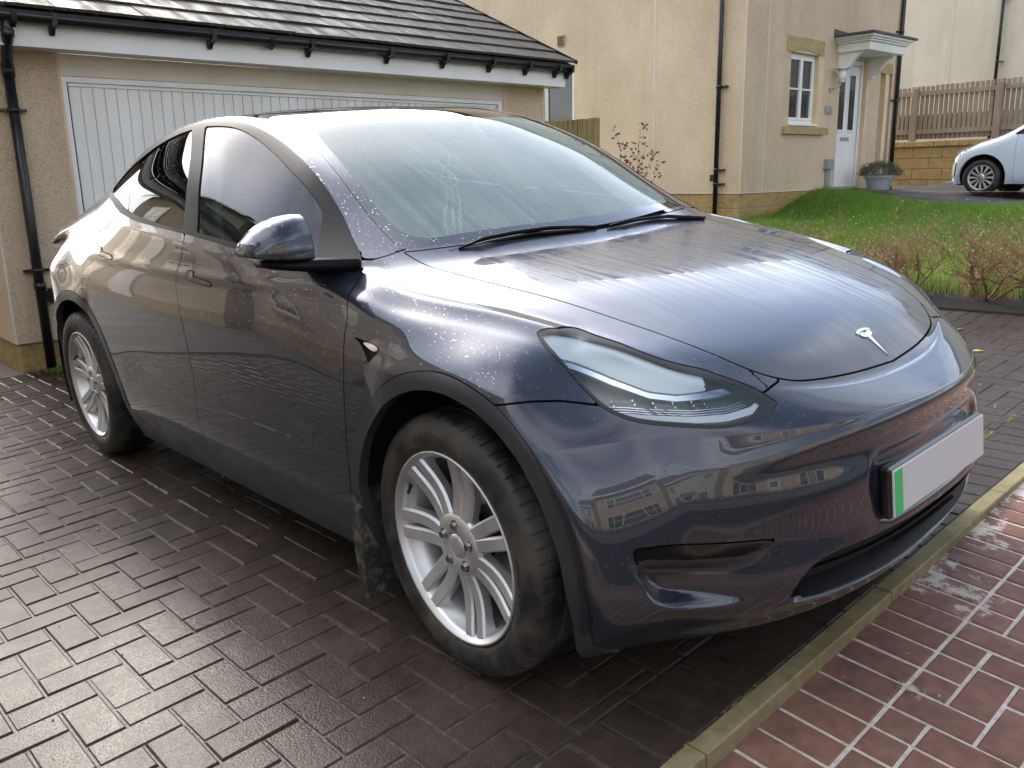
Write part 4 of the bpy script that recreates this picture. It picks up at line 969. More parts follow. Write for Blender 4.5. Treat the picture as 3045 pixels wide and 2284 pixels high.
def lay(blocks, par, parM, mt, nm, limit, joint, rest_nm, gz=lambda x, y: 0.0):
    """blocks: (x0,x1,y0,y1) in the parent's axes; the largest in view become parts, the rest one joined part"""
    R3 = np.array(RW); sc = []
    for i, (x0, x1, y0, y1) in enumerate(blocks):
        p = parM @ Vector(((x0+x1)/2, (y0+y1)/2, gz((x0+x1)/2, (y0+y1)/2))); q = R3 @ (np.array(p)-np.array(CAM)); ok = q[2] > .2
        px = 1522.5+FPX*q[0]/q[2] if ok else -9e9; py = 1142+FPX*q[1]/q[2] if ok else -9e9
        vis = ok and -80 < px < 3125 and -50 < py < 2364
        if vis and nm == 'paver':                       # hidden under or behind the car
            d = Vector(p)-Vector(CAM); h = BVH2.ray_cast(CC0, (TM.inverted().to_3x3() @ d).normalized())
            if h[0] is not None and h[3] < d.length-.1: vis = False
        sc.append((-(1/q[2]**2) if vis else 1, i))
    sc.sort(); keep = {i for s, i in sc[:limit] if s < 0}
    rest = bmesh.new(); nrest = 0
    for i, (x0, x1, y0, y1) in enumerate(blocks):
        lx, ly = x1-x0-joint, y1-y0-joint
        if lx < .012 or ly < .012: continue
        cx, cy = (x0+x1)/2, (y0+y1)/2; dz = random.gauss(0, .0009); ja = random.gauss(0, .006)
        if i in keep:
            o = bpy.data.objects.new(nm, block_mesh(lx, ly, random.randrange(4), mt, nm)); COL.objects.link(o); o.parent = par
            o.location = (cx, cy, gz(cx, cy)+dz); o.rotation_euler = (math.atan((gz(cx, cy+.05)-gz(cx, cy-.05))/.1), 0, ja)
        else:
            vs = block_bm(rest, lx, ly, 0, (random.uniform(-.012, .012), random.uniform(-.012, .012)))
            bmesh.ops.transform(rest, matrix=Matrix.Translation((cx, cy, gz(cx, cy)+dz)) @ Matrix.Rotation(math.atan((gz(cx, cy+.05)-gz(cx, cy-.05))/.1), 4, 'X') @ Matrix.Rotation(ja, 4, 'Z'), verts=vs); nrest += 1
    if nrest: o = from_bm(rest_nm, rest, mt, par); o['kind'] = 'stuff'
    else: rest.free()
CC0 = TM.inverted() @ Vector(CAM)
def herring(u0, u1, v0, v1, c, special=None):
    out = []
    for u in range(int(math.floor(u0))-2, int(math.ceil(u1))+2):
        for v in range(int(math.floor(v0))-2, int(math.ceil(v1))+2):
            k = (u+v+c) % 4
            if k == 0: r = (u, u+1, v, v+2)
            elif k == 2: r = (u, u+2, v, v+1)
            else: continue
            parts = [r]
            if special is not None and k == 2 and v == special: parts = [(u, u+1, v, v+1), (u+1, u+2, v, v+1)]
            for a, b, e, f_ in parts:
                a, b, e, f_ = max(a, u0), min(b, u1), max(e, v0), min(f_, v1)
                if b-a > .15 and f_-e > .15: out.append((a, b, e, f_))
    return out
UH = 53.85
bl = herring(U0, UH, V0, V1, 0)
# soldier courses: along the kerb and along the bed
u = U0+.6
while u < U1-.5: bl.append((u, min(u+1.0, U1), V1, VK0)); u += 1.0
v = V0
while v < V1-.3: bl.append((UH, U1, v, min(v+1.0, V1))); v += 1.0
lay([(a*GM, b*GM, -f_*GM, -e*GM) for a, b, e, f_ in bl], drive, gridM, M['drive'], 'paver', 300, .0050, 'paver_field')
# kerb stones, 915 mm long, flush with the drive
u = 7.31-9.0*5
while u < 75:
    o = None; bm = bmesh.new(); lx = 9.0*GM-.006; cy = -(VK0+VK1)/2*GM
    bbox(bm, -lx/2, lx/2, -.0262, .0262, -.14, .003, .004); o = from_bm('kerb_stone', bm, M['kerb'], drive); o.location = ((u+4.5)*GM, cy, random.gauss(0, .0015)); u += 9.0
# ---------------- red block footway, falling gently away from the kerb
RQ = dict(ox=2.1085, oy=1.5028, m=.0969, z0=-.0249, sv=-.092, su=.0151)
foot = empty('footway', gridM, kind='structure')
def fz(x, y): vv = (-y-RQ['oy']); uu_ = x-RQ['ox']; return RQ['z0']+RQ['sv']*min(vv, .9)+RQ['su']*uu_+(-.01*(vv-.9) if vv > .9 else 0)
def r2l(u, v): return (RQ['ox']+u*RQ['m'], -(RQ['oy']+v*RQ['m']))
vs = []; fs = []; NXg = 30; NYg = 24
for i in range(NXg+1):
    for j in range(NYg+1):
        x = -5+16*i/NXg; y = -1.49-5.5*(j/NYg)**1.3; vs.append((x, y, fz(x, y)-.0042))
for i in range(NXg):
    for j in range(NYg): a = i*(NYg+1)+j; fs.append((a, a+1, a+NYg+2, a+NYg+1))
pyd('sand_joint_bed', vs, fs, M['redjoint'], foot)
bl = []
u = -40
while u < 60: bl.append((u, u+1, 0, 2)); u += 1
bl += herring(-40, 60, 2, 26, 3, 2)
def conv(a, b, e, f_):
    x0, y1 = r2l(a, e); x1, y0 = r2l(b, f_); return (x0, x1, y0, y1)
lay([conv(*q) for q in bl], foot, gridM, M['red'], 'brick', 190, .0085, 'brick_field', fz)
# ---------------- ground beyond
def ledge(x): return 11.94-.543*(x+4.5)
def gz_(x, y):
    b = .0165*x+.0576*y
    if y > 4.15:
        za = max(.70, .885-.075*(x+4.5))+max(0, y-15)*.09 if x > -4.5 else .885
        lo = .0165*x*max(0, 1-(y-4.15)/5)+.24+(y-4.15)*.046
        t = min(1, max(0, (y-(ledge(x)-1.9))/1.6)); t = t*t*(3-2*t)
        b = lo+(za-lo)*t
        if x < -4.4 and y < 9.5: b = lo
    return b
def patch(nm, pts, mt, dz, nx, inside, step, kind='structure'):
    x0, x1, y0, y1 = pts; nx_ = int((x1-x0)/step); ny_ = int((y1-y0)/step); vs = []; fs = []
    for i in range(nx_+1):
        for j in range(ny_+1): x = x0+(x1-x0)*i/nx_; y = y0+(y1-y0)*j/ny_; vs.append((x, y, gz_(x, y)+dz))
    for i in range(nx_):
        for j in range(ny_):
            x = x0+(x1-x0)*(i+.5)/nx_; y = y0+(y1-y0)*(j+.5)/ny_
            if inside(x, y): a = i*(ny_+1)+j; fs.append((a, a+ny_+1, a+ny_+2, a+1))
    o = pyd(nm, vs, fs, mt); o['kind'] = kind; bm = bmesh.new(); bm.from_mesh(o.data); bmesh.ops.delete(bm, geom=[v for v in bm.verts if not v.link_faces], context='VERTS'); bm.to_mesh(o.data); bm.free(); return o
def ledge(x): return 11.94-.543*(x+4.5)
patch('lawn', (-14, 16, 4.72, 13), M['turf'], 0, 0, lambda x, y: y < ledge(x)+.3 and y > 4.7, .3)
patch('planting_bed', (-3.9, 9, 4.16, 4.88), M['soil'], .012, 0, lambda x, y: True, .12)
patch('asphalt_lane', (-9, 18, 5, 26), M['asphalt'], -.02, 0, lambda x, y: y > ledge(x)-.05, .4)
g = pyd('ground', [(-400, -400, -1.2), (400, -400, -1.2), (400, 400, -1.2), (-400, 400, -1.2)], [(0, 1, 2, 3)], M['turf']); g['kind'] = 'structure'
g = pyd('road', [(4.2, -40, -.45), (30, -40, -.55), (30, 60, 1.4), (4.2, 60, 1.4)], [(0, 1, 2, 3)], M['asphalt']); g['kind'] = 'structure'
pyd('side_ground', [(-30, -14, -.75), (4.2, -14, -.75), (4.2, -4.35, -.28), (-30, -4.35, -.28)], [(0, 1, 2, 3)], M['asphalt'])['kind'] = 'structure'
o = pyd('road_edge_line', [(-3.6, 12.02, .862), (-3.6, 12.12, .864), (1.5, 11.92, .868), (1.5, 11.86, .868)], [(0, 3, 2, 1)], M['kerb']); o['kind'] = 'structure'
pyd('rear_path', [(-14, -4.4, -.25), (-3.9, -4.4, -.26), (-3.9, -.70, -.112), (-14, -.70, -.14)], [(0, 1, 2, 3)], M['asphalt'])['kind'] = 'structure'
# grass blades
def blades(nm, n, region, h0, h1, w, mt, seed):
    r = np.random.RandomState(seed); V_ = []; 
    P_ = []
    while len(P_) < n:
        x, y = r.uniform(region[0], region[1]), r.uniform(region[2], region[3])
        if y > ledge(x)-.02 or (y > 9.30 and x < -4.45): continue
        P_.append((x, y, gz_(x, y)))
    P_ = np.array(P_); n = len(P_); hh = r.uniform(h0, h1, n)*(.7+.6*(np.sin(P_[:, 0]*3.1)*np.cos(P_[:, 1]*2.3)*.5+.5)); a = r.uniform(0, 2*np.pi, n); l = r.normal(0, .35, (n, 2))
    s = np.stack([np.cos(a), np.sin(a), np.zeros(n)], 1)*w; b0 = P_-s; b1 = P_+s; mid = P_+np.stack([l[:, 0]*hh*.35, l[:, 1]*hh*.35, hh*.6], 1); tp = P_+np.stack([l[:, 0]*hh, l[:, 1]*hh, hh], 1)
    V_ = np.concatenate([b0, b1, mid+s*.7, mid-s*.7, tp], 1).reshape(-1, 3); me = bpy.data.meshes.new(nm)
    k = np.arange(n)*5; F_ = np.stack([k, k+1, k+2, k+3], 1); F2 = np.stack([k+3, k+2, k+4], 1)
    me.from_pydata(V_.tolist(), [], F_.tolist()+F2.tolist()); o = from_me(nm, me, mt); o['kind'] = 'stuff'; return o
blades('grass', 90000, (-5.6, 2.6, 4.85, 12.2), .035, .11, .0035, M['grass'], 3)['label'] = 'rough green lawn grass beyond the hedge'
blades('dry_grass', 1300, (-3.0, 2.6, 4.6, 5.0), .06, .24, .0022, M['strawgrass'], 4)['label'] = 'dry straw grass at the foot of the hedge'
blades('long_grass', 5000, (-3.6, 2.6, 4.7, 5.1), .08, .20, .003, M['grass'], 5)['label'] = 'longer grass along the back of the planting bed'
# ---------------- leafless shrubs in the bed
def shrub(x, y, h, seed, label, nst=7):
    r = random.Random(seed); root = empty('bare_shrub', Matrix.Translation((x, y, gz_(x, y))), label, 'shrub', 'leafless shrubs along the planting bed')
    bs = bmesh.new(); bb = bmesh.new(); bl_ = bmesh.new()
    def grow(bm, p, d, L, rad, lev):
        n = 5; pts = [p]; rs_ = [rad]
        for i in range(n):
            d = (d+Vector((r.uniform(-.28, .28), r.uniform(-.28, .28), r.uniform(-.2, .14+.06*lev)))).normalized(); p = p+d*L/n
            if p.z < .03: p.z = .03+r.random()*.02; d.z = abs(d.z)*.3
            pts.append(p); rs_.append(rad*(1-.62*(i+1)/n))
        tube_pts(bm, pts, rs_, 4 if lev else 5, False)
        if lev < 3:
            for i in range(2, n+1):
                for _ in range(2 if lev < 1 else r.choice((1, 1, 2))):
                    a = r.uniform(0, 6.283); dd = (d*.5+Vector((math.cos(a), math.sin(a), r.uniform(-.25, .55)))*.8).normalized(); grow(bb, pts[i], dd, L*r.uniform(.42, .78), rs_[i]*.72, lev+1)
        else:
            if r.random() < .17:
                q = p; s_ = Vector((r.uniform(-1, 1), r.uniform(-1, 1), r.uniform(-.3, 1))).normalized()*r.uniform(.010, .017); t_ = s_.orthogonal().normalized()*.004
                bl_.faces.new([bl_.verts.new(v) for v in (q, q+s_*.5+t_, q+s_, q+s_*.5-t_)])
    for i in range(nst):
        a = r.uniform(0, 6.283); grow(bs, Vector((.05*math.cos(a), .05*math.sin(a), 0)), Vector((math.cos(a)*.75, math.sin(a)*.5, r.uniform(.5, 1.2))).normalized(), h*r.uniform(.45, .62), r.uniform(.008, .013), 0)
    from_bm('stem', bs, M['twig'], root); from_bm('twigs', bb, M['twig'], root)['kind'] = 'stuff'; from_bm('leaf_buds', bl_, M['bud'], root)['kind'] = 'stuff'
for i, (x, y, h, lb) in enumerate([(-1.75, 4.62, .60, 'low bare shrub half hidden by the far end of the car bonnet'), (-1.05, 4.55, .66, 'bare brown shrub just right of the bonnet, below the grey pot'), (-.42, 4.58, .74, 'bare twiggy shrub behind the far headlight'), (.16, 4.55, .72, 'bare shrub with upright forked stem right of the far headlight'), (.72, 4.60, .82, 'tallest bare shrub, in front of the white car wheel'), (1.28, 4.55, .80, 'bare shrub at the right edge of the photo with arching twigs'), (1.9, 4.6, .75, 'bare shrub at the far right end of the bed')]):
    shrub(x, y, h, 20+i, lb)
# ---------------- garage
GX = -3.90
gar = empty('garage', Matrix.Translation((GX, -.711, -.105)), 'cream roughcast double garage with white ribbed door and wet tiled roof', 'garage')
gI = Matrix.Translation((-GX, .711, .105))
def gpart(nm, x0, x1, y0, y1, z0, z1, mt, bev=0.0, par=gar):
    bm = bmesh.new(); bbox(bm, x0, x1, y0, y1, z0, z1, bev); bmesh.ops.transform(bm, matrix=gI, verts=bm.verts[:]); return from_bm(nm, bm, mt, par)
Yc, Yd0, Yd1, Ye = -.711, -.188, 4.115, 4.639
gpart('wall', GX-.30, GX, Yc, Yd0-.001, .112, 2.135, M['stucco']); gpart('wall', GX-.30, GX, Yd1+.001, Ye, .20, 2.135, M['stucco'])
gpart('side_wall', -10.2, GX-.301, Yc, Yc+.3, .112, 2.30, M['stucco']); gpart('side_wall', -10.2, GX-.301, Ye-.3, Ye, .2, 2.30, M['stucco'])
gpart('corner_bead', GX-.004, GX+.003, Yc-.003, Yc+.012, .113, 2.13, M['board'])
gpart('corner_bead', GX-.004, GX+.002, Ye-.010, Ye+.002, .2, 2.13, M['board'])
gpart('reveal', GX-.12, GX+.001, Yd0-.001, Yd0+.018, .0, 2.135, M['smooth']); gpart('reveal', GX-.12, GX+.001, Yd1-.06, Yd1+.001, .1, 2.135, M['smooth'])
for i, (a, b) in enumerate([(-.72+.0, -.20)]):
    for j, (z0, z1) in enumerate([(-.16, .108)]): gpart('plinth_block', GX-.30, GX-.022, Yc+.024, Yd0, z0, z1, M['stone'], .006)
y = Yd1
gpart('plinth_block', GX-.30, GX-.022, Yd1+.01, Ye-.024, .10, .198, M['stone'], .006)
x = GX-.31
for i in range(9):
    gpart('plinth_block', x-.60, x-.006, Yc+.024, Yc+.3, -.15, .108, M['stone'], .006); x -= .606
gpart('lintel_board', GX-.10, GX-.002, Yd0+.018, Yd1-.06, 1.985, 2.135, M['board'])
gpart('soffit', GX-.001, -3.655, -3.2, 4.72, 2.135, 2.145, M['upvc'])
gpart('fascia_board', -3.655, -3.635, -3.2, 4.70, 2.128, 2.275, M['upvc']); gpart('fascia_end', -3.9, -3.656, 4.682, 4.70, 2.128, 2.36, M['upvc'])
# sectional door
dr = bpy.data.objects.new('garage_door', None); COL.objects.link(dr); dr.parent = gar; dr.matrix_local = gI
def dpart(nm, *a, mt=None, bev=0): 
    bm = bmesh.new(); bbox(bm, *a, bev); return from_bm(nm, bm, mt or M['upvc'], dr)
dpart('door_frame', GX-.09, GX-.012, Yd0+.018, -.134, -.05, 1.984); dpart('door_frame', GX-.09, GX-.012, 4.00, 4.054, .1, 1.984); dpart('door_frame', GX-.09, GX-.0135, -.1335, 3.9995, 1.945, 1.984)
dpart('dark_gap', GX-.088, GX-.03, -.134, -.122, -.05, 1.944, mt=M['dark'])
y = -.120; k = 0
dpart('top_rail', GX-.070, GX-.036, -.120, 3.985, 1.918, 1.942)
while y < 3.98:
    w = .0835; dpart('rib_panel', GX-.075, GX-.045, y+.0035, min(y+w, 3.985)-.0035, -.02, 1.916, bev=.0022); y += w
dpart('door_back', GX-.085, GX-.056, -.120, 3.985, -.05, 1.93)
# gutter, brackets, downpipe
def gutter(nm, y0, y1, xc, zc_, r, par, inv, mt):
    vs = []; fs = []; K = 10
    for y in (y0, y1):
        for i in range(K+1):
            t = math.pi+math.pi*i/K; vs.append((xc+r*math.cos(t), y, zc_+r*.92*math.sin(t)))
        for i in range(K+1):
            t = 2*math.pi-math.pi*i/K; vs.append((xc+(r-.006)*math.cos(t), y, zc_+(r-.006)*.92*math.sin(t)))
    n = 2*K+2
    for i in range(n): fs.append((i, (i+1) % n, n+(i+1) % n, n+i))
    fs.append(tuple(range(n))[::-1]); fs.append(tuple(range(n, 2*n)))
    bm = bmesh.new(); me = bpy.data.meshes.new('t'); me.from_pydata(vs, [], fs); bm.from_mesh(me); bmesh.ops.transform(bm, matrix=inv, verts=bm.verts[:]); return from_bm(nm, bm, mt, par, True)
gt = empty('gutter', Matrix.Translation((-3.575, 0, 2.33)), 'long black half-round gutter along the garage eaves', 'gutter'); gtI = gt.matrix_world.inverted()
gutter('channel', -3.2, 4.72, -3.575, 2.315, .058, gt, gtI, M['blackpvc'])
def gtp(nm, pts, x0, x1): pass
for y in (-.27, .83, 1.66, 2.43, 3.05, 3.62, 4.10, 4.52, 4.70, -1.2, -2.1):
    bm = bmesh.new(); 
    pr_ = [(-3.637, 2.318), (-3.575, 2.250), (-3.515, 2.27), (-3.508, 2.335), (-3.516, 2.335), (-3.523, 2.28), (-3.575, 2.256), (-3.60, 2.215), (-3.612, 2.205), (-3.637, 2.215)]
    prism(bm, [(a, c) for a, c in pr_], y-.016, y+.016, 'xz'); recalc(bm); bmesh.ops.transform(bm, matrix=gtI, verts=bm.verts[:]); from_bm('bracket', bm, M['blackpvc'], gt)
for y in (1.30, -.52, 2.2-4.0):
    bm = bmesh.new(); K = 10; 
    tube_pts(bm, [(-3.575+.064*math.cos(t), y, 2.315+.060*math.sin(t)) for t in np.linspace(math.pi, 2*math.pi, 12)], .009, 6, True, 4.0); bmesh.ops.transform(bm, matrix=gtI, verts=bm.verts[:]); from_bm('joint_clip', bm, M['blackpvc'], gt)
dp_ = empty('downpipe', Matrix.Translation((-3.83, -.52, -.1)), 'thin black downpipe on the garage corner at the left edge', 'downpipe'); dI = dp_.matrix_world.inverted()
def pipe(nm, pts, r, par, inv, n=14):
    bm = bmesh.new(); tube_pts(bm, pts, r, n, True); bmesh.ops.transform(bm, matrix=inv, verts=bm.verts[:]); return from_bm(nm, bm, M['blackpvc'], par, True)
pipe('pipe', [(-3.845, -.515, -.13), (-3.845, -.515, 1.98)], .034, dp_, dI); pipe('swan_neck', [(-3.845, -.515, 1.97), (-3.83, -.517, 2.03), (-3.74, -.53, 2.10), (-3.62, -.545, 2.17), (-3.585, -.55, 2.21), (-3.575, -.55, 2.28)], .036, dp_, dI)
for z, h in ((1.95, .09), (2.17, .05), (.50, .045)): pipe('collar', [(-3.845 if z < 2 else -3.585, -.515 if z < 2 else -.55, z), (-3.845 if z < 2 else -3.575, -.515 if z < 2 else -.55, z+h)], .041, dp_, dI)
for z in (1.72, .62): 
    pipe('clip_band', [(-3.845, -.515, z), (-3.845, -.515, z+.028)], .040, dp_, dI, 12)
    bm = bmesh.new(); bbox(bm, -3.90, -3.855, -.60, -.43, z+.004, z+.022, .002); bmesh.ops.transform(bm, matrix=dI, verts=bm.verts[:]); from_bm('clip', bm, M['blackpvc'], dp_)
bm = bmesh.new(); bbox(bm, -3.885, -3.835, -.49, -.425, .39, .50, .004); bmesh.ops.transform(bm, matrix=dI, verts=bm.verts[:]); from_bm('access_plate', bm, M['blackpvc'], dp_)
for y, z in ((-.437, .40), (-.437, .49), (-.478, .40), (-.478, .49)):
    bm = bmesh.new(); cyl(bm, (-3.836, y, z), (-3.826, y, z), .006, .005, 8); bmesh.ops.transform(bm, matrix=dI, verts=bm.verts[:]); from_bm('bolt', bm, M['lampsteel'], dp_)
dg_ = empty('drain_grate', TM @ Matrix.Translation((-3.76, -.48, .004)), 'small dark drain grate with weeds at the foot of the downpipe', 'drain grate')
for i in range(7): box('grate_bar', -.07, .10, -.17+.05*i, -.150+.05*i, 0, .014, M['tile_edge'], dg_, .002)
bm = bmesh.new(); r_ = random.Random(4)
for i in range(160):
    p = Vector((.08+r_.gauss(0, .03), .04+r_.gauss(0, .06), 0)); d = Vector((r_.gauss(0, .5), r_.gauss(0, .5), 1)).normalized()*r_.uniform(.02, .055); s_ = d.orthogonal().normalized()*.006
    bm.faces.new([bm.verts.new(q) for q in (p, p+d*.6+s_, p+d, p+d*.6-s_)])
wd = from_bm('weeds', bm, M['grass']); wd.matrix_world = dg_.matrix_world; meta(wd, 'little green weeds growing round the foot of the garage downpipe', 'weeds'); wd['kind'] = 'stuff'
# roof of overlapping tiles
rf = bpy.data.objects.new('roof', None); COL.objects.link(rf); rf.parent = gar; rf.matrix_local = gI @ Matrix.Translation((-3.540, 4.76, 2.338)) @ Matrix.Rotation(math.radians(24.4), 4, 'Y')
tmesh = {}
def tile_mesh(w, half, v):
    k = (round(w, 3), v)
    if k in tmesh: return tmesh[k]
    r = random.Random(v); bm = bmesh.new(); L = .40; t = .020
    c = [(0, 0), (-L, 0)]; x0 = 0
    a = [bm.verts.new(q) for q in ((0, -w+.0025, 0), (0, 0-.0025, 0), (-L, -.0025, -.022), (-L, -w+.0025, -.022))]
    b = [bm.verts.new(q) for q in ((-.004, -w+.004, t+r.uniform(-.001, .001)), (-.004, -.004, t+r.uniform(-.001, .001)), (-L, -.004, t-.022), (-L, -w+.004, t-.022))]
    bm.faces.new(b); fs = [bm.faces.new((a[i], a[(i+1) % 4], b[(i+1) % 4], b[i])) for i in range(4)]; fs[0].material_index = 1; fs[1].material_index = 1
    recalc(bm); me = bpy.data.meshes.new('roof_tile'); bm.to_mesh(me); bm.free(); me.materials.append(M['tile']); me.materials.append(M['tile_edge']); tmesh[k] = me; return me
cnt = 0; restb = bmesh.new(); TW = .295
for row in range(15):
    n = 28; off = (row % 2)*TW/2
    for i in range(n):
        y1 = -i*TW+ (0 if i == 0 else (TW/2-0 if row % 2 else 0)); w = TW
        if row % 2 and i == 0: w = TW/2; y1 = 0
        elif row % 2: y1 = -(i-.5)*TW
        lift = .022
        mw = Matrix.Translation((-row*.322, y1, lift+random.gauss(0, .0012))) @ Matrix.Rotation(random.gauss(0, .004), 4, 'X')
        me = tile_mesh(w, 0, random.randrange(3))
        if row < 12 and y1 > -6.2 and cnt < 300:
            o = bpy.data.objects.new('roof_tile', me); COL.objects.link(o); o.parent = rf; o.matrix_local = mw; cnt += 1
        else:
            b2 = bmesh.new(); b2.from_mesh(me); bmesh.ops.transform(b2, matrix=mw, verts=b2.verts[:]); mt_ = bpy.data.meshes.new('t'); b2.to_mesh(mt_); b2.free(); restb.from_mesh(mt_); bpy.data.meshes.remove(mt_)
o = from_bm('roof_tile_field', restb, [M['tile'], M['tile_edge']], rf); o['kind'] = 'stuff'
box('roof_deck', -4.8, -.02, -8.2, -.03, -.03, -.004, M['slate'], rf)
for row in range(15): box('verge_clip', -row*.322-.31, -row*.322+.004, .001, .012, .012, .050, M['blackpvc'], rf)
bm = bmesh.new(); vsx = [(-3.66, 2.30), (-8.0, 4.30), (-9.9, 3.4), (-9.9, 2.3)]
prism(bm, vsx, 4.60, 4.66, 'xz'); recalc(bm); bmesh.ops.transform(bm, matrix=gI, verts=bm.verts[:]); from_bm('gable', bm, M['stucco'], gar)
# ---------------- house to the right
HX, HY, HE = -4.5, 9.35, 14.30
hs = empty('house', Matrix.Translation((HX, HY, .55)), 'cream roughcast house with stone plinth, white front door and small canopy', 'house'); hI = hs.matrix_world.inverted()
def hp(nm, x0, x1, y0, y1, z0, z1, mt, bev=0.0, par=hs, inv=None):
    bm = bmesh.new(); bbox(bm, x0, x1, y0, y1, z0, z1, bev); bmesh.ops.transform(bm, matrix=inv if inv is not None else hI, verts=bm.verts[:]); return from_bm(nm, bm, mt, par)
ZT = 5.95; PT_ = .908
def wall_open(nm, axis, pos0, pos1, a0, a1, z0, z1, holes, mt):
    """wall slab with rectangular openings; axis 'x' = plane of constant x"""
    ys = sorted({a0, a1, *[h[0] for h in holes], *[h[1] for h in holes]}); zs = sorted({z0, z1, *[h[2] for h in holes], *[h[3] for h in holes]})
    bm = bmesh.new()
    def vert(a, z, d): return bm.verts.new((d, a, z) if axis == 'x' else (a, d, z))
    cache = {}
    def V_(a, z, d):
        if (a, z, d) not in cache: cache[(a, z, d)] = vert(a, z, d)
        return cache[(a, z, d)]
    solid = {}
    for i in range(len(ys)-1):
        for j in range(len(zs)-1):
            cy, cz = (ys[i]+ys[i+1])/2, (zs[j]+zs[j+1])/2; solid[i, j] = not any(h[0] < cy < h[1] and h[2] < cz < h[3] for h in holes)
    for (i, j), s_ in solid.items():
        if not s_: continue
        for d in (pos0, pos1): bm.faces.new([V_(ys[i], zs[j], d), V_(ys[i+1], zs[j], d), V_(ys[i+1], zs[j+1], d), V_(ys[i], zs[j+1], d)])
        for (di, dj, p, q) in ((-1, 0, (i, j), (i, j+1)), (1, 0, (i+1, j), (i+1, j+1)), (0, -1, (i, j), (i+1, j)), (0, 1, (i, j+1), (i+1, j+1))):
            if not solid.get((i+di, j+dj), False):
                bm.faces.new([V_(ys[p[0]], zs[p[1]], pos0), V_(ys[q[0]], zs[q[1]], pos0), V_(ys[q[0]], zs[q[1]], pos1), V_(ys[p[0]], zs[p[1]], pos1)])
    recalc(bm); bmesh.ops.transform(bm, matrix=hI, verts=bm.verts[:]); return from_bm(nm, bm, mt, hs)
W1 = (10.62, 11.475, 1.915, 3.02); DO = (12.20, 13.145, .90, 3.05); DO2 = (13.66, 14.12, .90, 2.90); UW = (10.45, 11.65, 4.3, 5.45); UW2 = (12.5, 13.5, 4.3, 5.45)
wall_open('front_wall', 'x', HX, HX-.28, HY, HE, PT_, ZT, [W1, DO, DO2, UW, UW2], M['stucco'])
GW = (-8.75, -7.94, 2.0, 3.05); GU = (-8.6, -7.6, 4.75, 5.7); GU2 = (-6.4, -5.6, 4.4, 5.4)
wall_open('gable_wall', 'y', HY, HY+.28, -12.6, HX-.2801, PT_, ZT, [GW, GU, GU2], M['stucco'])
bm = bmesh.new(); prism(bm, [(HX, ZT), (-8.55, 8.4), (-12.6, ZT)], HY, HY+.28, 'xz'); recalc(bm); bmesh.ops.transform(bm, matrix=hI, verts=bm.verts[:]); from_bm('gable_top', bm, M['stucco'], hs)
hp('far_wall', -12.6, HX-.281, HE-.28, HE, PT_, ZT, M['stucco']); hp('rear_wall', -12.6, -12.3, HY+.281, HE-.281, PT_, ZT, M['stucco'])
# house roof
for sx in (1, -1):
    bm = bmesh.new(); a = (HX+.35, ZT-.12) if sx > 0 else (-12.95, ZT-.12)
    prism(bm, [(a[0], a[1]), (-8.55, 8.52), (-8.55, 8.62), (a[0], a[1]+.10)], HY-.25, HE+.25, 'xz'); recalc(bm); bmesh.ops.transform(bm, matrix=hI, verts=bm.verts[:]); from_bm('roof_slope', bm, M['slate'], hs)
hp('eaves_fascia', HX+.33, HX+.35, HY-.25, HE+.25, ZT-.25, ZT-.10, M['upvc']); hp('eaves_soffit', HX, HX+.33, HY-.25, HE+.25, ZT-.24, ZT-.23, M['upvc'])
# render joints and beads
for x in (-6.16, -8.9): hp('render_joint', x-.008, x+.008, HY-.004, HY, PT_, ZT, M['board'])
for y in (9.959,): hp('render_joint', HX, HX+.004, y-.008, y+.008, PT_, ZT, M['board'])
hp('corner_bead', HX-.006, HX+.005, HY-.005, HY+.006, PT_, ZT, M['board'])
hp('drip_bead', HX, HX+.006, HY, HE, PT_-.004, PT_+.006, M['board']); hp('drip_bead', -12.6, HX, HY-.006, HY, PT_-.004, PT_+.006, M['board'])
# stone plinth in coursed blocks
def plinth(axis, d0, d1, a0, a1, courses, step=.60, skip=()):
    hp('plinth_core', *((min(d0, d1)-.10, max(d0, d1)-.012, a0, a1) if axis == 'x' else (a0, a1, min(d0, d1)+.012, max(d0, d1)+.10)), courses[0][0], courses[-1][1], M['mortar'])
    for ci, (z0, z1) in enumerate(courses):
        a = a0-(step/2 if ci % 2 else 0)
        while a < a1:
            b0, b1 = max(a, a0)+.004, min(a+step, a1)-.004
            if b1-b0 > .05 and not any(s0 < (b0+b1)/2 < s1 for s0, s1 in skip):
                hp('plinth_block', *((d0-.09, d0-.006+random.uniform(-.003, .002), b0, b1) if axis == 'x' else (b0, b1, d0+.006+random.uniform(-.002, .003), d0+.09)), z0+.004, z1-.004, M['stone'], .006)
            a += step
CO = [(.22, .445), (.45, .675), (.68, .902)]
plinth('x', HX, HX, HY+.01, 12.18, CO); plinth('x', HX, HX, 13.16, 13.64, CO); plinth('y', HY, HY, -9.6, HX-.008, CO, .60)
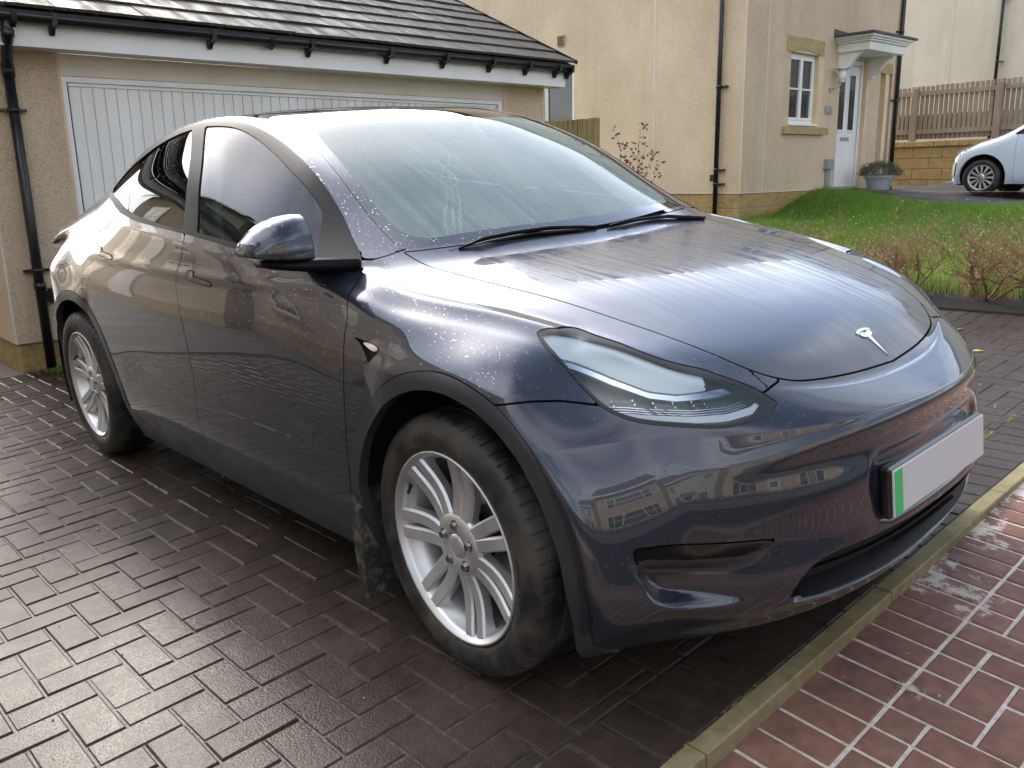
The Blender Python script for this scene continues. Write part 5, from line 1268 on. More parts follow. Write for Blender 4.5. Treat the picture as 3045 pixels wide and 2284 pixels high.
# windows
def window(par, inv, axis, d, a0, a1, z0, z1, cols, rows_, sg=1, nm='window', curtain=True):
    w = bpy.data.objects.new(nm, None); COL.objects.link(w); w.parent = par; w.matrix_local = inv
    def P(n, aa, bb, zz, z2, dd0, dd1, mt, bev=0):
        bm = bmesh.new()
        if axis == 'x': bbox(bm, d+dd0, d+dd1, aa, bb, zz, z2, bev)
        else: bbox(bm, aa, bb, d-dd0, d-dd1, zz, z2, bev)
        return from_bm(n, bm, mt, w)
    f_ = .055
    P('frame', a0, a1, z1-f_, z1, -.03, .03, M['upvc'], .004); P('frame', a0, a1, z0, z0+f_, -.03, .0301, M['upvc'], .004); P('frame', a0, a0+f_, z0+f_, z1-f_, -.029, .029, M['upvc'], .004); P('frame', a1-f_, a1, z0+f_, z1-f_, -.029, .029, M['upvc'], .004)
    cw = (a1-a0-2*f_)/cols
    for i in range(cols):
        b0 = a0+f_+i*cw; b1 = b0+cw; e = .040
        P('sash', b0, b0+e, z0+f_, z1-f_, -.02, .044, M['upvc'], .005); P('sash', b1-e, b1, z0+f_, z1-f_, -.02, .044, M['upvc'], .005); P('sash', b0+e, b1-e, z0+f_, z0+f_+e, -.02, .044, M['upvc'], .005); P('sash', b0+e, b1-e, z1-f_-e, z1-f_, -.02, .044, M['upvc'], .005)
        hh = (z1-z0-2*f_-2*e)/rows_
        for j in range(1, rows_): zz = z0+f_+e+j*hh; P('glazing_bar', b0+e, b1-e, zz-.014, zz+.014, -.01, .038, M['upvc'], .003)
        P('pane', b0+e-.004, b1-e+.004, z0+f_+e-.004, z1-f_-e+.004, .004, .010, M['winglass'])
    return w
w = window(hs, hI, 'x', HX-.10, W1[0]+.0, W1[1], 1.96, W1[3], 2, 2)
hp('window_board', HX-.10, HX+.015, W1[0]-.01, W1[1]+.03, 1.925, 1.958, M['upvc'], .004)
hp('reveal', HX-.15, HX+.0015, W1[1]-.0005, W1[1]+.16, 1.915, 3.02, M['smooth']); hp('reveal', HX-.15, HX+.0015, DO[1]-.0005, DO[1]+.10, .95, 3.05, M['smooth']); hp('reveal', HX-.18, HX+.0015, 13.86, 14.00, .95, 2.88, M['smooth'])
hp('lintel', HX-.1, HX+.012, 10.468, 11.61, 3.10, 3.25, M['stone_cut'], .004)
bm = bmesh.new(); n_ = 12; pts = [(10.468, 3.101)]+[(10.468, 3.022)]+[(10.60+.88*i/n_, 3.022+.052*math.sin(math.pi*i/n_)) for i in range(n_+1)]+[(11.61, 3.022), (11.61, 3.101)]
prism(bm, pts, HX-.1, HX+.012, 'yz'); recalc(bm); bmesh.ops.transform(bm, matrix=hI, verts=bm.verts[:]); from_bm('lintel_arch', bm, M['stone_cut'], hs)
hp('window_sill', HX-.05, HX+.06, 10.45, 11.70, 1.79, 1.905, M['stone_cut'], .006); hp('lintel', HX-.06, HX+.010, 13.635, 14.10, 2.885, 3.06, M['stone_cut'], .004)
for ww in (UW, UW2): window(hs, hI, 'x', HX-.10, *ww, 2, 2)
for ww in (GW, GU, GU2): window(hs, hI, 'y', HY+.10, *ww, 1 if ww is GW else 2, 1 if ww is GW else 2)
for ww in (UW, UW2): hp('window_sill', HX-.05, HX+.06, ww[0]-.1, ww[1]+.1, ww[2]-.12, ww[2]-.001, M['stone_cut'], .005)
for ww in (GU, GU2): hp('window_sill', ww[0]-.1, ww[1]+.1, HY-.06, HY+.05, ww[2]-.12, ww[2]-.001, M['stone_cut'], .005)
hp('net_curtain', HX-.19, HX-.185, 10.65, 11.45, 1.97, 2.98, M['curtain'])
hp('narrow_door', HX-.20, HX-.16, 13.66, 13.86, .92, 2.88, M['upvc'])
hp('room_dark', HX-.30, HX-.285, HY+.3, HE-.3, PT_, ZT-.1, M['dark'])
# front door
fdr = bpy.data.objects.new('front_door', None); COL.objects.link(fdr); fdr.parent = hs; fdr.matrix_local = hI
def fp(nm, a0, a1, z0, z1, d0, d1, mt, bev=0): bm = bmesh.new(); bbox(bm, HX-.12+d0, HX-.12+d1, a0, a1, z0, z1, bev); return from_bm(nm, bm, mt, fdr)
fp('door_frame', 12.20, 12.255, .90, 3.05, -.02, .05, M['upvc'], .004); fp('door_frame', 13.080, 13.145, .90, 3.05, -.02, .05, M['upvc'], .004); fp('door_frame', 12.2551, 13.0799, 2.965, 3.05, -.02, .0495, M['upvc'], .004)
fp('door_leaf', 12.262, 13.068, .935, 2.958, -.01, .025, M['upvc'], .003); fp('dark_gap', 13.068, 13.080, .93, 2.965, -.01, .02, M['dark'])
fp('threshold', 12.25, 13.09, .895, .932, -.02, .09, M['greypl'], .004)
for a0, a1 in ((12.36, 12.55), (12.72, 12.91)):
    fp('glass_bead', a0-.03, a1+.03, 1.86, 2.84, .025, .034, M['upvc'], .008); fp('glazed_panel', a0, a1, 1.90, 2.80, .034, .037, M['winglass'])
    fp('raised_panel', a0-.03, a1+.03, 1.06, 1.62, .025, .031, M['upvc'], .006)
fp('letterbox', 12.50, 12.80, 1.715, 1.775, .025, .038, M['greypl'], .004)
# canopy
cn = empty('door_canopy', Matrix.Translation((HX, 12.7, 3.1)), 'white moulded canopy with dark flat top on two curved brackets above the front door', 'door canopy'); cI = cn.matrix_world.inverted()
def cp(nm, *a, mt=None, bev=0): bm = bmesh.new(); bbox(bm, *a, bev); bmesh.ops.transform(bm, matrix=cI, verts=bm.verts[:]); return from_bm(nm, bm, mt or M['upvc'], cn)
cp('fascia_box', HX, -3.95, 12.05, 13.33, 3.105, 3.235, bev=.004); cp('moulding', HX, -3.915, 12.01, 13.37, 3.2355, 3.268, bev=.006); cp('moulding', HX, -3.885, 11.98, 13.40, 3.2685, 3.300, bev=.006); cp('moulding', HX, -3.85, 11.94, 13.44, 3.3005, 3.335, bev=.006)
cp('top_sheet', HX+.001, -3.82, 11.90, 13.50, 3.3355, 3.372, mt=M['slate'], bev=.004)
bm = bmesh.new(); prism(bm, [(11.90, 3.373), (13.45, 3.373), (13.45, 3.40), (11.90, 3.46)], HX+.001, HX+.012, 'yz'); recalc(bm); bmesh.ops.transform(bm, matrix=cI, verts=bm.verts[:]); from_bm('flashing', bm, M['lead'], cn)
for y in (12.13, 13.22):
    bm = bmesh.new(); pr_ = [(HX, 3.104), (-4.10, 3.104), (-4.10, 3.07), (-4.16, 3.05), (-4.24, 2.97), (-4.30, 2.88), (-4.37, 2.83), (-4.42, 2.80), (-4.42, 2.765), (-4.46, 2.75), (HX, 2.765)]
    prism(bm, pr_, y-.035, y+.035, 'xz'); recalc(bm); bmesh.ops.transform(bm, matrix=cI, verts=bm.verts[:]); from_bm('bracket', bm, M['upvc'], cn)
# wall lantern, number plaque, meter box with conduit, vents
ln = empty('wall_lantern', Matrix.Translation((HX, 11.93, 2.60)), 'steel wall lantern with frosted glass left of the front door', 'wall lantern'); lI = ln.matrix_world.inverted()
def lp_(nm, fn, mt, sm=True): bm = bmesh.new(); fn(bm); bmesh.ops.transform(bm, matrix=lI, verts=bm.verts[:]); return from_bm(nm, bm, mt, ln, sm)
lp_('wall_plate', lambda b: cyl(b, (HX, 11.90, 2.545), (HX+.02, 11.90, 2.545), .075, .07, 24), M['lampsteel'], False)
lp_('arm', lambda b: tube_pts(b, [(HX+.015, 11.90, 2.54), (HX+.06, 11.91, 2.53), (HX+.12, 11.93, 2.56), (HX+.15, 11.945, 2.60), (HX+.16, 11.95, 2.64)], .012, 8), M['lampsteel'])
lp_('lamp_glass', lambda b: cyl(b, (HX+.16, 11.95, 2.64), (HX+.16, 11.95, 2.83), .052, .066, 20), M['lampglass'])
lp_('lamp_cap', lambda b: cyl(b, (HX+.16, 11.95, 2.83), (HX+.16, 11.95, 2.845), .12, .11, 24), M['lampsteel'], False)
lp_('lamp_base', lambda b: cyl(b, (HX+.16, 11.95, 2.615), (HX+.16, 11.95, 2.642), .045, .06, 20), M['lampsteel'])
pq = box('plaque_board', -.006, .006, -.11, .11, -.065, .065, M['greypl'], None, .003); pl = empty('house_plaque', Matrix.Translation((HX+.008, 11.85, 2.195)), 'small grey ornamental plaque between the window and the front door', 'plaque'); pq.parent = pl
bm = bmesh.new(); 
for a in range(5): t = a*2*math.pi/5; cyl(bm, (.008, .035*math.cos(t)-.02, .03*math.sin(t)), (.014, .035*math.cos(t)-.02, .03*math.sin(t)), .020, .016, 8)
cyl(bm, (.010, -.12, .0), (.012, .12, .012), .006, .006, 6); from_bm('ornament', bm, M['lampsteel'], pl)
mb = empty('meter_box', Matrix.Translation((HX, 11.92, 1.32)), 'grey plastic meter box with a flared conduit below, left of the front door', 'meter box')
box('box', 0, .09, -.10, .10, -.085, .085, M['greypl'], mb, .01, 2); box('conduit', 0.0, .05, -.05, .05, -.34, -.086, M['greypl'], mb, .006)
bm = bmesh.new(); prism(bm, [(-.055, -.341), (.055, -.341), (.115, -.56), (.05, -.60), (-.03, -.60), (-.055, -.5)], 0, .07, 'yz'); recalc(bm); from_bm('flared_foot', bm, M['greypl'], mb)
sn = box('sensor_body', 0, .02, -.03, .03, -.05, .05, M['stone_cut'], None, .004); s0 = empty('door_chime', Matrix.Translation((HX, 11.855, 1.855)), 'tiny brown bell push low on the wall beside the window sill', 'bell push'); sn.parent = s0
av = empty('air_vent', Matrix.Translation((-8.24, HY-.012, 3.52)), 'small square brown air vent high on the gable wall above the garage roof end', 'air vent')
box('vent_frame', -.085, .085, -.012, .012, -.09, .09, M['stone_cut'], av, .004)
for i in range(5): box('louvre', -.068+.0, .068, -.020, -.012, -.072+.030*i, -.056+.030*i, M['dark'], av, .001)
def downpipe(nm, x, y, z0, z1, label, brs, side):
    d = empty('downpipe', Matrix.Translation((x, y, z0)), label, 'downpipe'); I = d.matrix_world.inverted()
    pipe('pipe', [(x, y, z0), (x, y, z1)], .036, d, I)
    for z in brs:
        pipe('collar', [(x, y, z), (x, y, z+.04)], .043, d, I); bm = bmesh.new()
        if side == 'y': bbox(bm, x-.02, x+.14, y+.0, y+.05, z+.006, z+.03, .003)
        else: bbox(bm, x-.05, x+.0, y-.14, y+.02, z+.006, z+.03, .003)
        bmesh.ops.transform(bm, matrix=I, verts=bm.verts[:]); from_bm('clip', bm, M['blackpvc'], d)
    return d, I
d, I = downpipe('', -4.90, HY-.05, .45, 5.8, 'black downpipe near the near corner of the cream house gable', (2.45, 1.24, 1.03), 'y')
bm = bmesh.new(); bbox(bm, -4.98, -4.90, HY-.10, HY-.04, 1.09, 1.19, .004); bmesh.ops.transform(bm, matrix=I, verts=bm.verts[:]); from_bm('access_plate', bm, M['blackpvc'], d)
downpipe('', HX+.05, 14.24, .85, 5.8, 'black downpipe at the right-hand corner of the cream house', (3.6, 2.42, 1.26), 'x')
# ---------------- timber fence between garage and house
f1 = empty('board_fence', Matrix.Translation((-3.97, 4.7, .3)), 'short yellow-brown timber board fence between the garage and the house', 'fence'); fI = f1.matrix_world.inverted()
y = 4.68; r_ = random.Random(2)
while y < 5.50:
    w = .098; zt_ = 1.80+.065*(y-4.68)+r_.uniform(-.006, .006)
    bm = bmesh.new(); bbox(bm, -3.985-r_.uniform(0, .010), -3.965, y, y+w-.006, .25, zt_, .003); bmesh.ops.transform(bm, matrix=fI, verts=bm.verts[:]); from_bm('fence_board', bm, M['fence2'], f1); y += w*.80
bm = bmesh.new(); bbox(bm, -4.05, -3.95, 5.50, 5.60, .25, 1.865, .005); bmesh.ops.transform(bm, matrix=fI, verts=bm.verts[:]); from_bm('post', bm, M['fence2'], f1)
# ---------------- leafy shrub by the gable
rs_ = empty('leafy_shrub', Matrix.Translation((-6.05, 8.7, .45)), 'young shrub with red tips in front of the gable wall', 'shrub')
bs = bmesh.new(); bl1 = bmesh.new(); bl2 = bmesh.new(); r_ = random.Random(9)
for i, (dx, h) in enumerate([(-.24, 1.44), (-.12, 1.2), (.0, 1.1), (.12, 1.48), (.20, 1.25), (.32, 1.12), (-.3, .95), (.42, .9), (.05, .8)]):
    pts = [Vector((dx*.3*q/3*1.0+dx*(q/6)*.8+r_.gauss(0, .012), r_.gauss(0, .03), h*q/6)) for q in range(7)]; tube_pts(bs, pts, [.008, .007, .006, .005, .004, .003, .002], 5, False)
    for q in range(1, 7):
        for _ in range(7 if q < 5 else 6):
            p = pts[q]+Vector((r_.gauss(0, .03), r_.gauss(0, .03), r_.uniform(-.1, .06))); a = r_.uniform(0, 6.28); d = Vector((math.cos(a), math.sin(a)*.6, r_.uniform(-.2, .9))).normalized()*r_.uniform(.05, .10); s_ = d.cross(Vector((r_.gauss(0, 1), r_.gauss(0, 1), .4))).normalized()*.020
            b_ = bl2 if (q >= 5 or r_.random() < .12) else bl1; b_.faces.new([b_.verts.new(v) for v in (p, p+d*.45+s_, p+d, p+d*.45-s_)])
from_bm('stem', bs, M['twig'], rs_, True); from_bm('leaves', bl1, M['heather'], rs_)['kind'] = 'stuff'; from_bm('red_tips', bl2, M['redleaf'], rs_)['kind'] = 'stuff'
# ---------------- planted pot
pt = empty('plant_pot', Matrix.Translation((-4.02, 12.88, .87)) @ Matrix.Scale(.84, 4), 'round pale grey pot holding a bushy grey-green plant right of the front door', 'plant pot')
bm = bmesh.new(); 
def lathez(bm, prof, n=28):
    rg = []
    for r, z in prof: rg.append([bm.verts.new((r*math.cos(2*math.pi*k/n), r*math.sin(2*math.pi*k/n), z)) for k in range(n)])
    for i in range(len(rg)-1):
        for k in range(n): bm.faces.new((rg[i][k], rg[i][(k+1) % n], rg[i+1][(k+1) % n], rg[i+1][k]))
    bm.faces.new(rg[0][::-1]); bm.faces.new(rg[-1])
lathez(bm, [(.20, 0), (.21, .01), (.275, .24), (.30, .245), (.305, .30), (.28, .305), (.27, .28)]); from_bm('pot', bm, M['pot'], pt, False)
bm = bmesh.new(); tube_pts(bm, [(.245+.0+.02, -.03+.045*math.cos(t), .14+.045*math.sin(t)) for t in np.linspace(0, 6.28, 17)], .006, 5); from_bm('swirl_emblem', bm, M['pot'], pt)
bm = bmesh.new(); r_ = random.Random(12)
for i in range(5200):
    a = r_.uniform(0, 6.283); e = math.asin(r_.uniform(-.25, 1)); R_ = .36*r_.uniform(.62, 1.05)*(1+.12*math.sin(a*5)*math.cos(e*4)); p = Vector((R_*math.cos(a)*math.cos(e)*1.1, R_*math.sin(a)*math.cos(e)*1.15, .34+R_*math.sin(e)*.62))
    d = (p-Vector((0, 0, .3))).normalized()+Vector((r_.gauss(0, .5), r_.gauss(0, .5), r_.gauss(0, .5))); d = d.normalized()*r_.uniform(.018, .04); s_ = d.orthogonal().normalized()*.006
    bm.faces.new([bm.verts.new(v) for v in (p, p+d*.5+s_, p+d, p+d*.5-s_)])
pf = from_bm('foliage', bm, M['heather'], pt); pf['kind'] = 'stuff'
# ---------------- stone wall with picket fence, pale house behind
SW = 17.5
sw = empty('stone_wall', Matrix.Translation((-6.2, SW, .95)), 'coursed yellow sandstone garden wall with rough coping below the picket fence', 'wall'); sI = sw.matrix_world.inverted()
def sp_(nm, *a, mt=None, bev=0): bm = bmesh.new(); bbox(bm, *a, bev); bmesh.ops.transform(bm, matrix=sI, verts=bm.verts[:]); return from_bm(nm, bm, mt or M['stone'], sw)
sp_('core', -6.4, 3.0, SW+.02, SW+.24, .90, 1.70, mt=M['mortar'])
for ci in range(4):
    x = -6.4-(.33 if ci % 2 else 0); z0 = .96+ci*.228-(.0)
    if ci == 0: z0 = .90
    while x < 3.0:
        w = random.uniform(.55, .72); sp_('wall_stone', x+.004, min(x+w, 3.0)-.004, SW+random.uniform(-.006, .004), SW+.05, (.98+(ci-1)*.228 if ci else .80)+.004, .98+ci*.228-.004, bev=.008); x += w
x = -6.4
while x < 3.0:
    w = random.uniform(.45, .75); sp_('coping_stone', x+.003, min(x+w, 3.0)-.003, SW-.05+random.uniform(-.01, .01), SW+.28, 1.672, 1.80+random.uniform(-.012, .012), bev=.014); x += w
pk = empty('picket_fence', Matrix.Translation((-6.2, SW+.1, 1.8)), 'weathered grey-brown picket fence standing on the stone wall', 'fence'); pI = pk.matrix_world.inverted()
def pp(nm, *a, bev=.003): bm = bmesh.new(); bbox(bm, *a, bev); bmesh.ops.transform(bm, matrix=pI, verts=bm.verts[:]); return from_bm(nm, bm, M['fence'], pk)
x = -6.35
while x < 3.0:
    zt_ = 2.93+.012*(x+5.8)+random.uniform(-.008, .008); pp('picket', x, x+.076, SW+.085, SW+.105, 1.83+random.uniform(0, .02), zt_); x += .100
x = -6.30
while x < 3.0: pp('back_picket', x+.04, x+.115, SW+.165, SW+.18, 1.84, 2.35+random.uniform(-.01, .01)); x += .100
for z in (2.74, 1.945):
    pp('rail', -6.35, -5.61, SW+.04, SW+.083, z, z+.095); pp('rail', -5.47, -3.92, SW+.04, SW+.083, z, z+.095); pp('rail', -3.77, -2.0, SW+.04, SW+.083, z+.01, z+.105); pp('rail', -1.9, 3.0, SW+.04, SW+.083, z+.03, z+.125)
for x in (-5.605, -3.91, -1.98, -.2, 1.6): pp('post', x, x+.13, SW-.02, SW+.0835, 1.80, 2.90, bev=.008)
h2 = empty('pale_house', Matrix.Translation((-8, 21, 1.2)), 'pale roughcast house wall rising behind the picket fence', 'house'); h2I = h2.matrix_world.inverted()
def h2p(nm, *a, mt=None, bev=0): bm = bmesh.new(); bbox(bm, *a, bev); bmesh.ops.transform(bm, matrix=h2I, verts=bm.verts[:]); return from_bm(nm, bm, mt or M['stucco2'], h2)
h2p('wall', -16, 6.0, 21, 21.3, 1.0, 8.2)
for x in (-6.30, -3.9, -1.0): h2p('render_joint', x-.01, x+.01, 20.994, 21, 1.0, 8.2, mt=M['board'])
h2p('roof', -16.5, 6.5, 20.7, 29, 8.201, 8.5, mt=M['slate'])
d, I = downpipe('', -5.17, 20.93, 1.0, 8.1, 'black downpipe on the pale house behind the picket fence, right edge', (5.0, 3.62), 'y')

# ---------------- small litter on the blocks
r_ = random.Random(31)
for i in range(6):
    x, y = ((.55, 3.2), (.95, 3.55), (1.25, 3.05), (1.32, 3.62), (.8, 3.75), (1.5, 3.3))[i]
    bm = bmesh.new(); L = r_.uniform(.03, .05); v = [bm.verts.new(q) for q in ((-L, 0, .002), (-L*.2, L*.45, .008), (L, 0, .003), (-L*.1, -L*.4, .004))]; bm.faces.new(v)
    o = from_bm('fallen_leaf', bm, M['yleaf'] if 'yleaf' in M else M.setdefault('yleaf', mk('yellow_leaf', (.42, .36, .06), .7))); o.matrix_world = TM @ Matrix.Translation((x, y, .004)) @ Matrix.Rotation(r_.uniform(0, 6), 4, 'Z')
    meta(o, ['small yellow leaf on the grey blocks closest to the far headlight', 'yellow leaf on the grey blocks midway between car nose and planting bed', 'yellow leaf nearest the car on the grey blocks right of the badge', 'yellow leaf on the blocks in line with the bare forked shrub', 'yellow leaf lying close to the edge of the planting bed', 'rightmost small yellow leaf on the grey blocks'][i], 'leaf', 'fallen leaves on the blocks')
bm = bmesh.new()
for i in range(130):
    x, y = r_.uniform(-3.5, 2.0), r_.uniform(-2.2, 4.0); s_ = r_.uniform(.0015, .0038); bmesh.ops.create_icosphere(bm, subdivisions=1, radius=s_, matrix=Matrix.Translation((x, y, s_*.6+.001)))
o = from_bm('grit', bm, mk('pale_grit', (.62, .60, .56), .8)); o.matrix_world = TM; o['kind'] = 'stuff'; o['label'] = 'tiny pale stones scattered over the blocks'
bm = bmesh.new()
for i in range(900):
    t = r_.random(); u = 26+t*28; q = Vector((u*GM+r_.gauss(0, .004), -(12.37+r_.gauss(0, .05))*GM, -.003)); 
    if math.sin(u*1.7)+math.sin(u*.63+1) < .1: continue
    s_ = r_.uniform(.002, .006); bmesh.ops.create_icosphere(bm, subdivisions=1, radius=s_, matrix=Matrix.Translation(q))
for i in range(500):
    u = r_.uniform(-2, 26); q = Vector((u*GM, -(14.39+r_.gauss(0, .03))*GM, -.003)); s_ = r_.uniform(.0015, .004); 
    if math.sin(u*2.1)+math.sin(u*.9) > .3: bmesh.ops.create_icosphere(bm, subdivisions=1, radius=s_, matrix=Matrix.Translation(q))
o = from_bm('moss', bm, mk('joint_moss', (.16, .17, .03), .95)); o.matrix_world = gridM; o['kind'] = 'stuff'; o['label'] = 'yellow-green moss in the joints between the blocks'

# ================================================================== small white hatchback beyond the lawn
# local axes: x forward from the front axle, y left, z up
ST = [  # x, z levels/half widths from sill to roof centre: list of (Y, z)
 (.585, [(.40, .22), (.45, .30), (.46, .40), (.45, .50), (.43, .58), (.38, .63), (.25, .66), (.12, .67), (0, .672)]),
 (.560, [(.55, .20), (.60, .30), (.61, .40), (.60, .50), (.57, .60), (.52, .67), (.38, .72), (.18, .74), (0, .745)]),
 (.47, [(.66, .19), (.705, .30), (.715, .40), (.71, .52), (.69, .64), (.63, .73), (.46, .79), (.22, .815), (0, .82)]),
 (.30, [(.745, .19), (.785, .30), (.795, .42), (.79, .55), (.765, .68), (.71, .79), (.52, .85), (.25, .875), (0, .88)]),
 (.05, [(.775, .19), (.81, .30), (.82, .44), (.815, .58), (.79, .73), (.735, .85), (.55, .915), (.27, .94), (0, .945)]),
 (-.22, [(.78, .19), (.815, .30), (.825, .45), (.82, .62), (.80, .79), (.745, .93), (.58, .99), (.29, 1.01), (0, 1.015)]),
 (-.42, [(.78, .19), (.82, .30), (.825, .46), (.82, .66), (.80, .86), (.735, 1.01), (.60, 1.10), (.30, 1.13), (0, 1.135)]),
 (-.70, [(.78, .19), (.82, .30), (.825, .46), (.82, .68), (.80, .92), (.70, 1.18), (.58, 1.27), (.30, 1.30), (0, 1.305)]),
 (-1.05, [(.78, .19), (.82, .30), (.825, .46), (.82, .70), (.80, .95), (.66, 1.33), (.52, 1.42), (.28, 1.445), (0, 1.45)]),
 (-1.6, [(.78, .19), (.82, .30), (.825, .46), (.82, .70), (.80, .96), (.65, 1.38), (.52, 1.46), (.28, 1.485), (0, 1.49)]),
 (-2.3, [(.78, .19), (.82, .30), (.825, .46), (.82, .72), (.79, .98), (.65, 1.36), (.52, 1.43), (.28, 1.455), (0, 1.46)]),
 (-2.8, [(.74, .22), (.78, .32), (.785, .48), (.78, .72), (.75, .97), (.64, 1.26), (.50, 1.33), (.28, 1.35), (0, 1.355)]),
 (-2.98, [(.62, .26), (.68, .34), (.69, .48), (.68, .70), (.66, .92), (.58, 1.12), (.44, 1.18), (.25, 1.20), (0, 1.20)])]
V2 = []; F2_ = []; nn = 9; ring = 2*nn-1
for x, lv in ST:
    x_ = x
    for i, (Y, z) in enumerate(lv): V2.append((x_-(.06*(i/8)**2 if x > .5 else 0), Y, z))
    for i, (Y, z) in reversed(list(enumerate(lv[:-1]))): V2.append((x_-(.06*(i/8)**2 if x > .5 else 0), -Y, z))
for s_ in range(len(ST)-1):
    for i in range(ring-1): F2_.append([s_*ring+i, s_*ring+i+1, (s_+1)*ring+i+1, (s_+1)*ring+i])
F2_.append(list(range(ring))); F2_ = [f for f in F2_ if len(f) == 4]
# nose cap
for i in range(nn-2): F2_.append([i+1, i, ring-1-i, ring-2-i])
BV, BF = subdivide(V2, F2_, 3); prep()
if BN[np.argmax(Z)][2] < 0: BF = BF[:, ::-1].copy(); prep()
wc = empty('parked_hatchback', Matrix.Translation((-2.76, 14.72, .752)) @ Matrix.Rotation(math.pi+math.radians(1.0), 4, 'Z'), 'small white hatchback parked beyond the lawn, cut off by the right edge', 'car')
onside = np.where(Ya > .3, 9., -9.)
arc_ = union(.385-np.hypot(X-.0, Z-.30), .385-np.hypot(X+2.41, Z-.30)); arc_ = inter(arc_, onside)
WIN = crv([(-.43, 1.005), (-.43, 1.005), (-.62, 1.12), (-.85, 1.27), (-1.05, 1.36), (-1.6, 1.385), (-2.3, 1.36), (-2.55, 1.30), (-2.62, 1.05), (-2.62, 1.05), (-1.6, 1.0), (-.9, .985)])
F_w = inter(sdpoly(PS, WIN), onside)
HLw = crv([(.49, .645), (.49, .645), (.44, .74), (.34, .83), (.22, .88), (.155, .885), (.155, .885), (.165, .845), (.25, .775), (.36, .70), (.44, .655)])
F_h = inter(sdpoly(PS, HLw), np.where(Ya > .4, 9., -9.)); 
F_ws = inter(sdpoly(PT, np.array([(-.30, -.1), (-.42, .55), (-.62, .60), (-1.0, .56), (-1.03, -.1)])), np.where(Z > .98, 9., -9.))
GRc = crv([(.60, .30), (.60, .30), (.60, .585), (.60, .585), (.47, .575), (.44, .54), (.455, .34), (.48, .30)])
F_g = inter(sdpoly(PS, GRc), np.where(Ya > .28, 9., -9.))
dlx = -.50-.02*(Z-.5); F_door = inter(sdpoly(PS, np.array([(-.50, .22), (-.50, .98), (-.44, 1.0), (-1.6, 1.42), (-1.62, .22)])), onside, -F_w-.012)
pan = lambda nm, F, mt, **k: panel(nm, F, mt, wc, **k)
pan('body', inter(-arc_, -F_w, -F_h-.003, -F_g-.002, -F_door-.0035, -F_ws), M['whitecar'], flange=.03)
for half in (-Yv, Yv):
    pan('door', inter(F_door-.001, -F_w), M['whitecar'], half=half, flange=.012); pan('headlight', F_h, M['lampchrome'], half=half, depth=.012, flange=0); pan('headlight_lens', F_h, M['lens'], half=half, flange=0); pan('headlight_rim', inter(F_h, -F_h+.012), M['black'], half=half, depth=.004, flange=0)
    pan('side_window', F_w, M['winglass'], half=half, depth=.006, flange=0)
    gg = pan('bumper_corner_grille', F_g, M['black'], half=half, depth=.004, flange=0); pan('corner_insert', inter(F_g-.022), M['greypl'], half=half, depth=-.003, flange=.006)
pan('windscreen', F_ws, M['winglass'], depth=.004, flange=0)
pan('inner_skin', inter(-arc_, np.where(X < 9, 9., 9.)), M['deep'], depth=.022, flange=0)
def wheel2(x, sy):
    n = bpy.data.objects.new('wheel', None); COL.objects.link(n); n.parent = wc; n.matrix_local = Matrix.Translation((x, sy*.80, .298)) @ (Matrix.Rotation(math.pi, 4, 'Z') if sy > 0 else Matrix.Identity(4))
    lathe('tyre', [(.205, .01), (.215, -.004), (.245, -.010), (.275, -.004), (.292, .012), (.298, .04), (.298, .13), (.28, .16), (.2, .16)], M['tyre'], n, 48)
    lathe('rim', [(.190, .022), (.2075, .006), (.2085, .0), (.200, .002), (.196, .02), (.19, .05)], M['alloy'], n, 48); lathe('trim_back', [(.19, .03), (.0, .03)], M['deep'], n, 32)
    for i in range(12):
        bm = bmesh.new(); t = i*math.pi/6
        for dt in (-.052, .052):
            a = t+dt; c, s_ = math.cos(a), math.sin(a); q = []
            for r, w in ((.05, .006), (.200, .0105)):
                for u in (-w, w): q += [(r*c-s_*u, .008, r*s_+c*u), (r*c-s_*u, .026, r*s_+c*u)]
            v = [bm.verts.new(p) for p in q]
            for f in ((0, 2, 6, 4), (1, 5, 7, 3), (0, 4, 5, 1), (2, 3, 7, 6), (0, 1, 3, 2), (4, 6, 7, 5)): bm.faces.new([v[k] for k in f])
        recalc(bm); from_bm('spoke', bm, M['alloy'], n)
    hc = lathe('hub_cap', [(.0, .0), (.05, .002), (.062, .012)], M['alloy'], n, 32)
    bm = bmesh.new(); tube_pts(bm, [(.036*math.cos(t), -.0015, .036*math.sin(t)) for t in np.linspace(0, 6.283, 21)], .003, 4, False)
    tube_pts(bm, [(-.024, -.0015, .024), (-.009, -.0015, -.030), (0, -.0015, -.004), (.009, -.0015, -.030), (.024, -.0015, .024)], .003, 4); tube_pts(bm, [(-.010, -.0015, .033), (0, -.0015, .006), (.010, -.0015, .033)], .003, 4); from_bm('roundel', bm, M['satin'], hc)
for x in (0, -2.41):
    for sy in (-1, 1): wheel2(x, sy)
for x in (0, -2.41):
    box('wheel_well', x-.40, x+.40, -.60, .60, .25, .72, M['deep'], wc)
box('underbody', -2.8, .42, -.66, .66, .17, .27, M['deep'], wc)
bm = bmesh.new(); prism(bm, [(.62, .215), (.625, .235), (.20, .25), (.40, .21)], -.62, .62, 'xz'); recalc(bm); from_bm('front_lip', bm, M['whitecar'], wc)
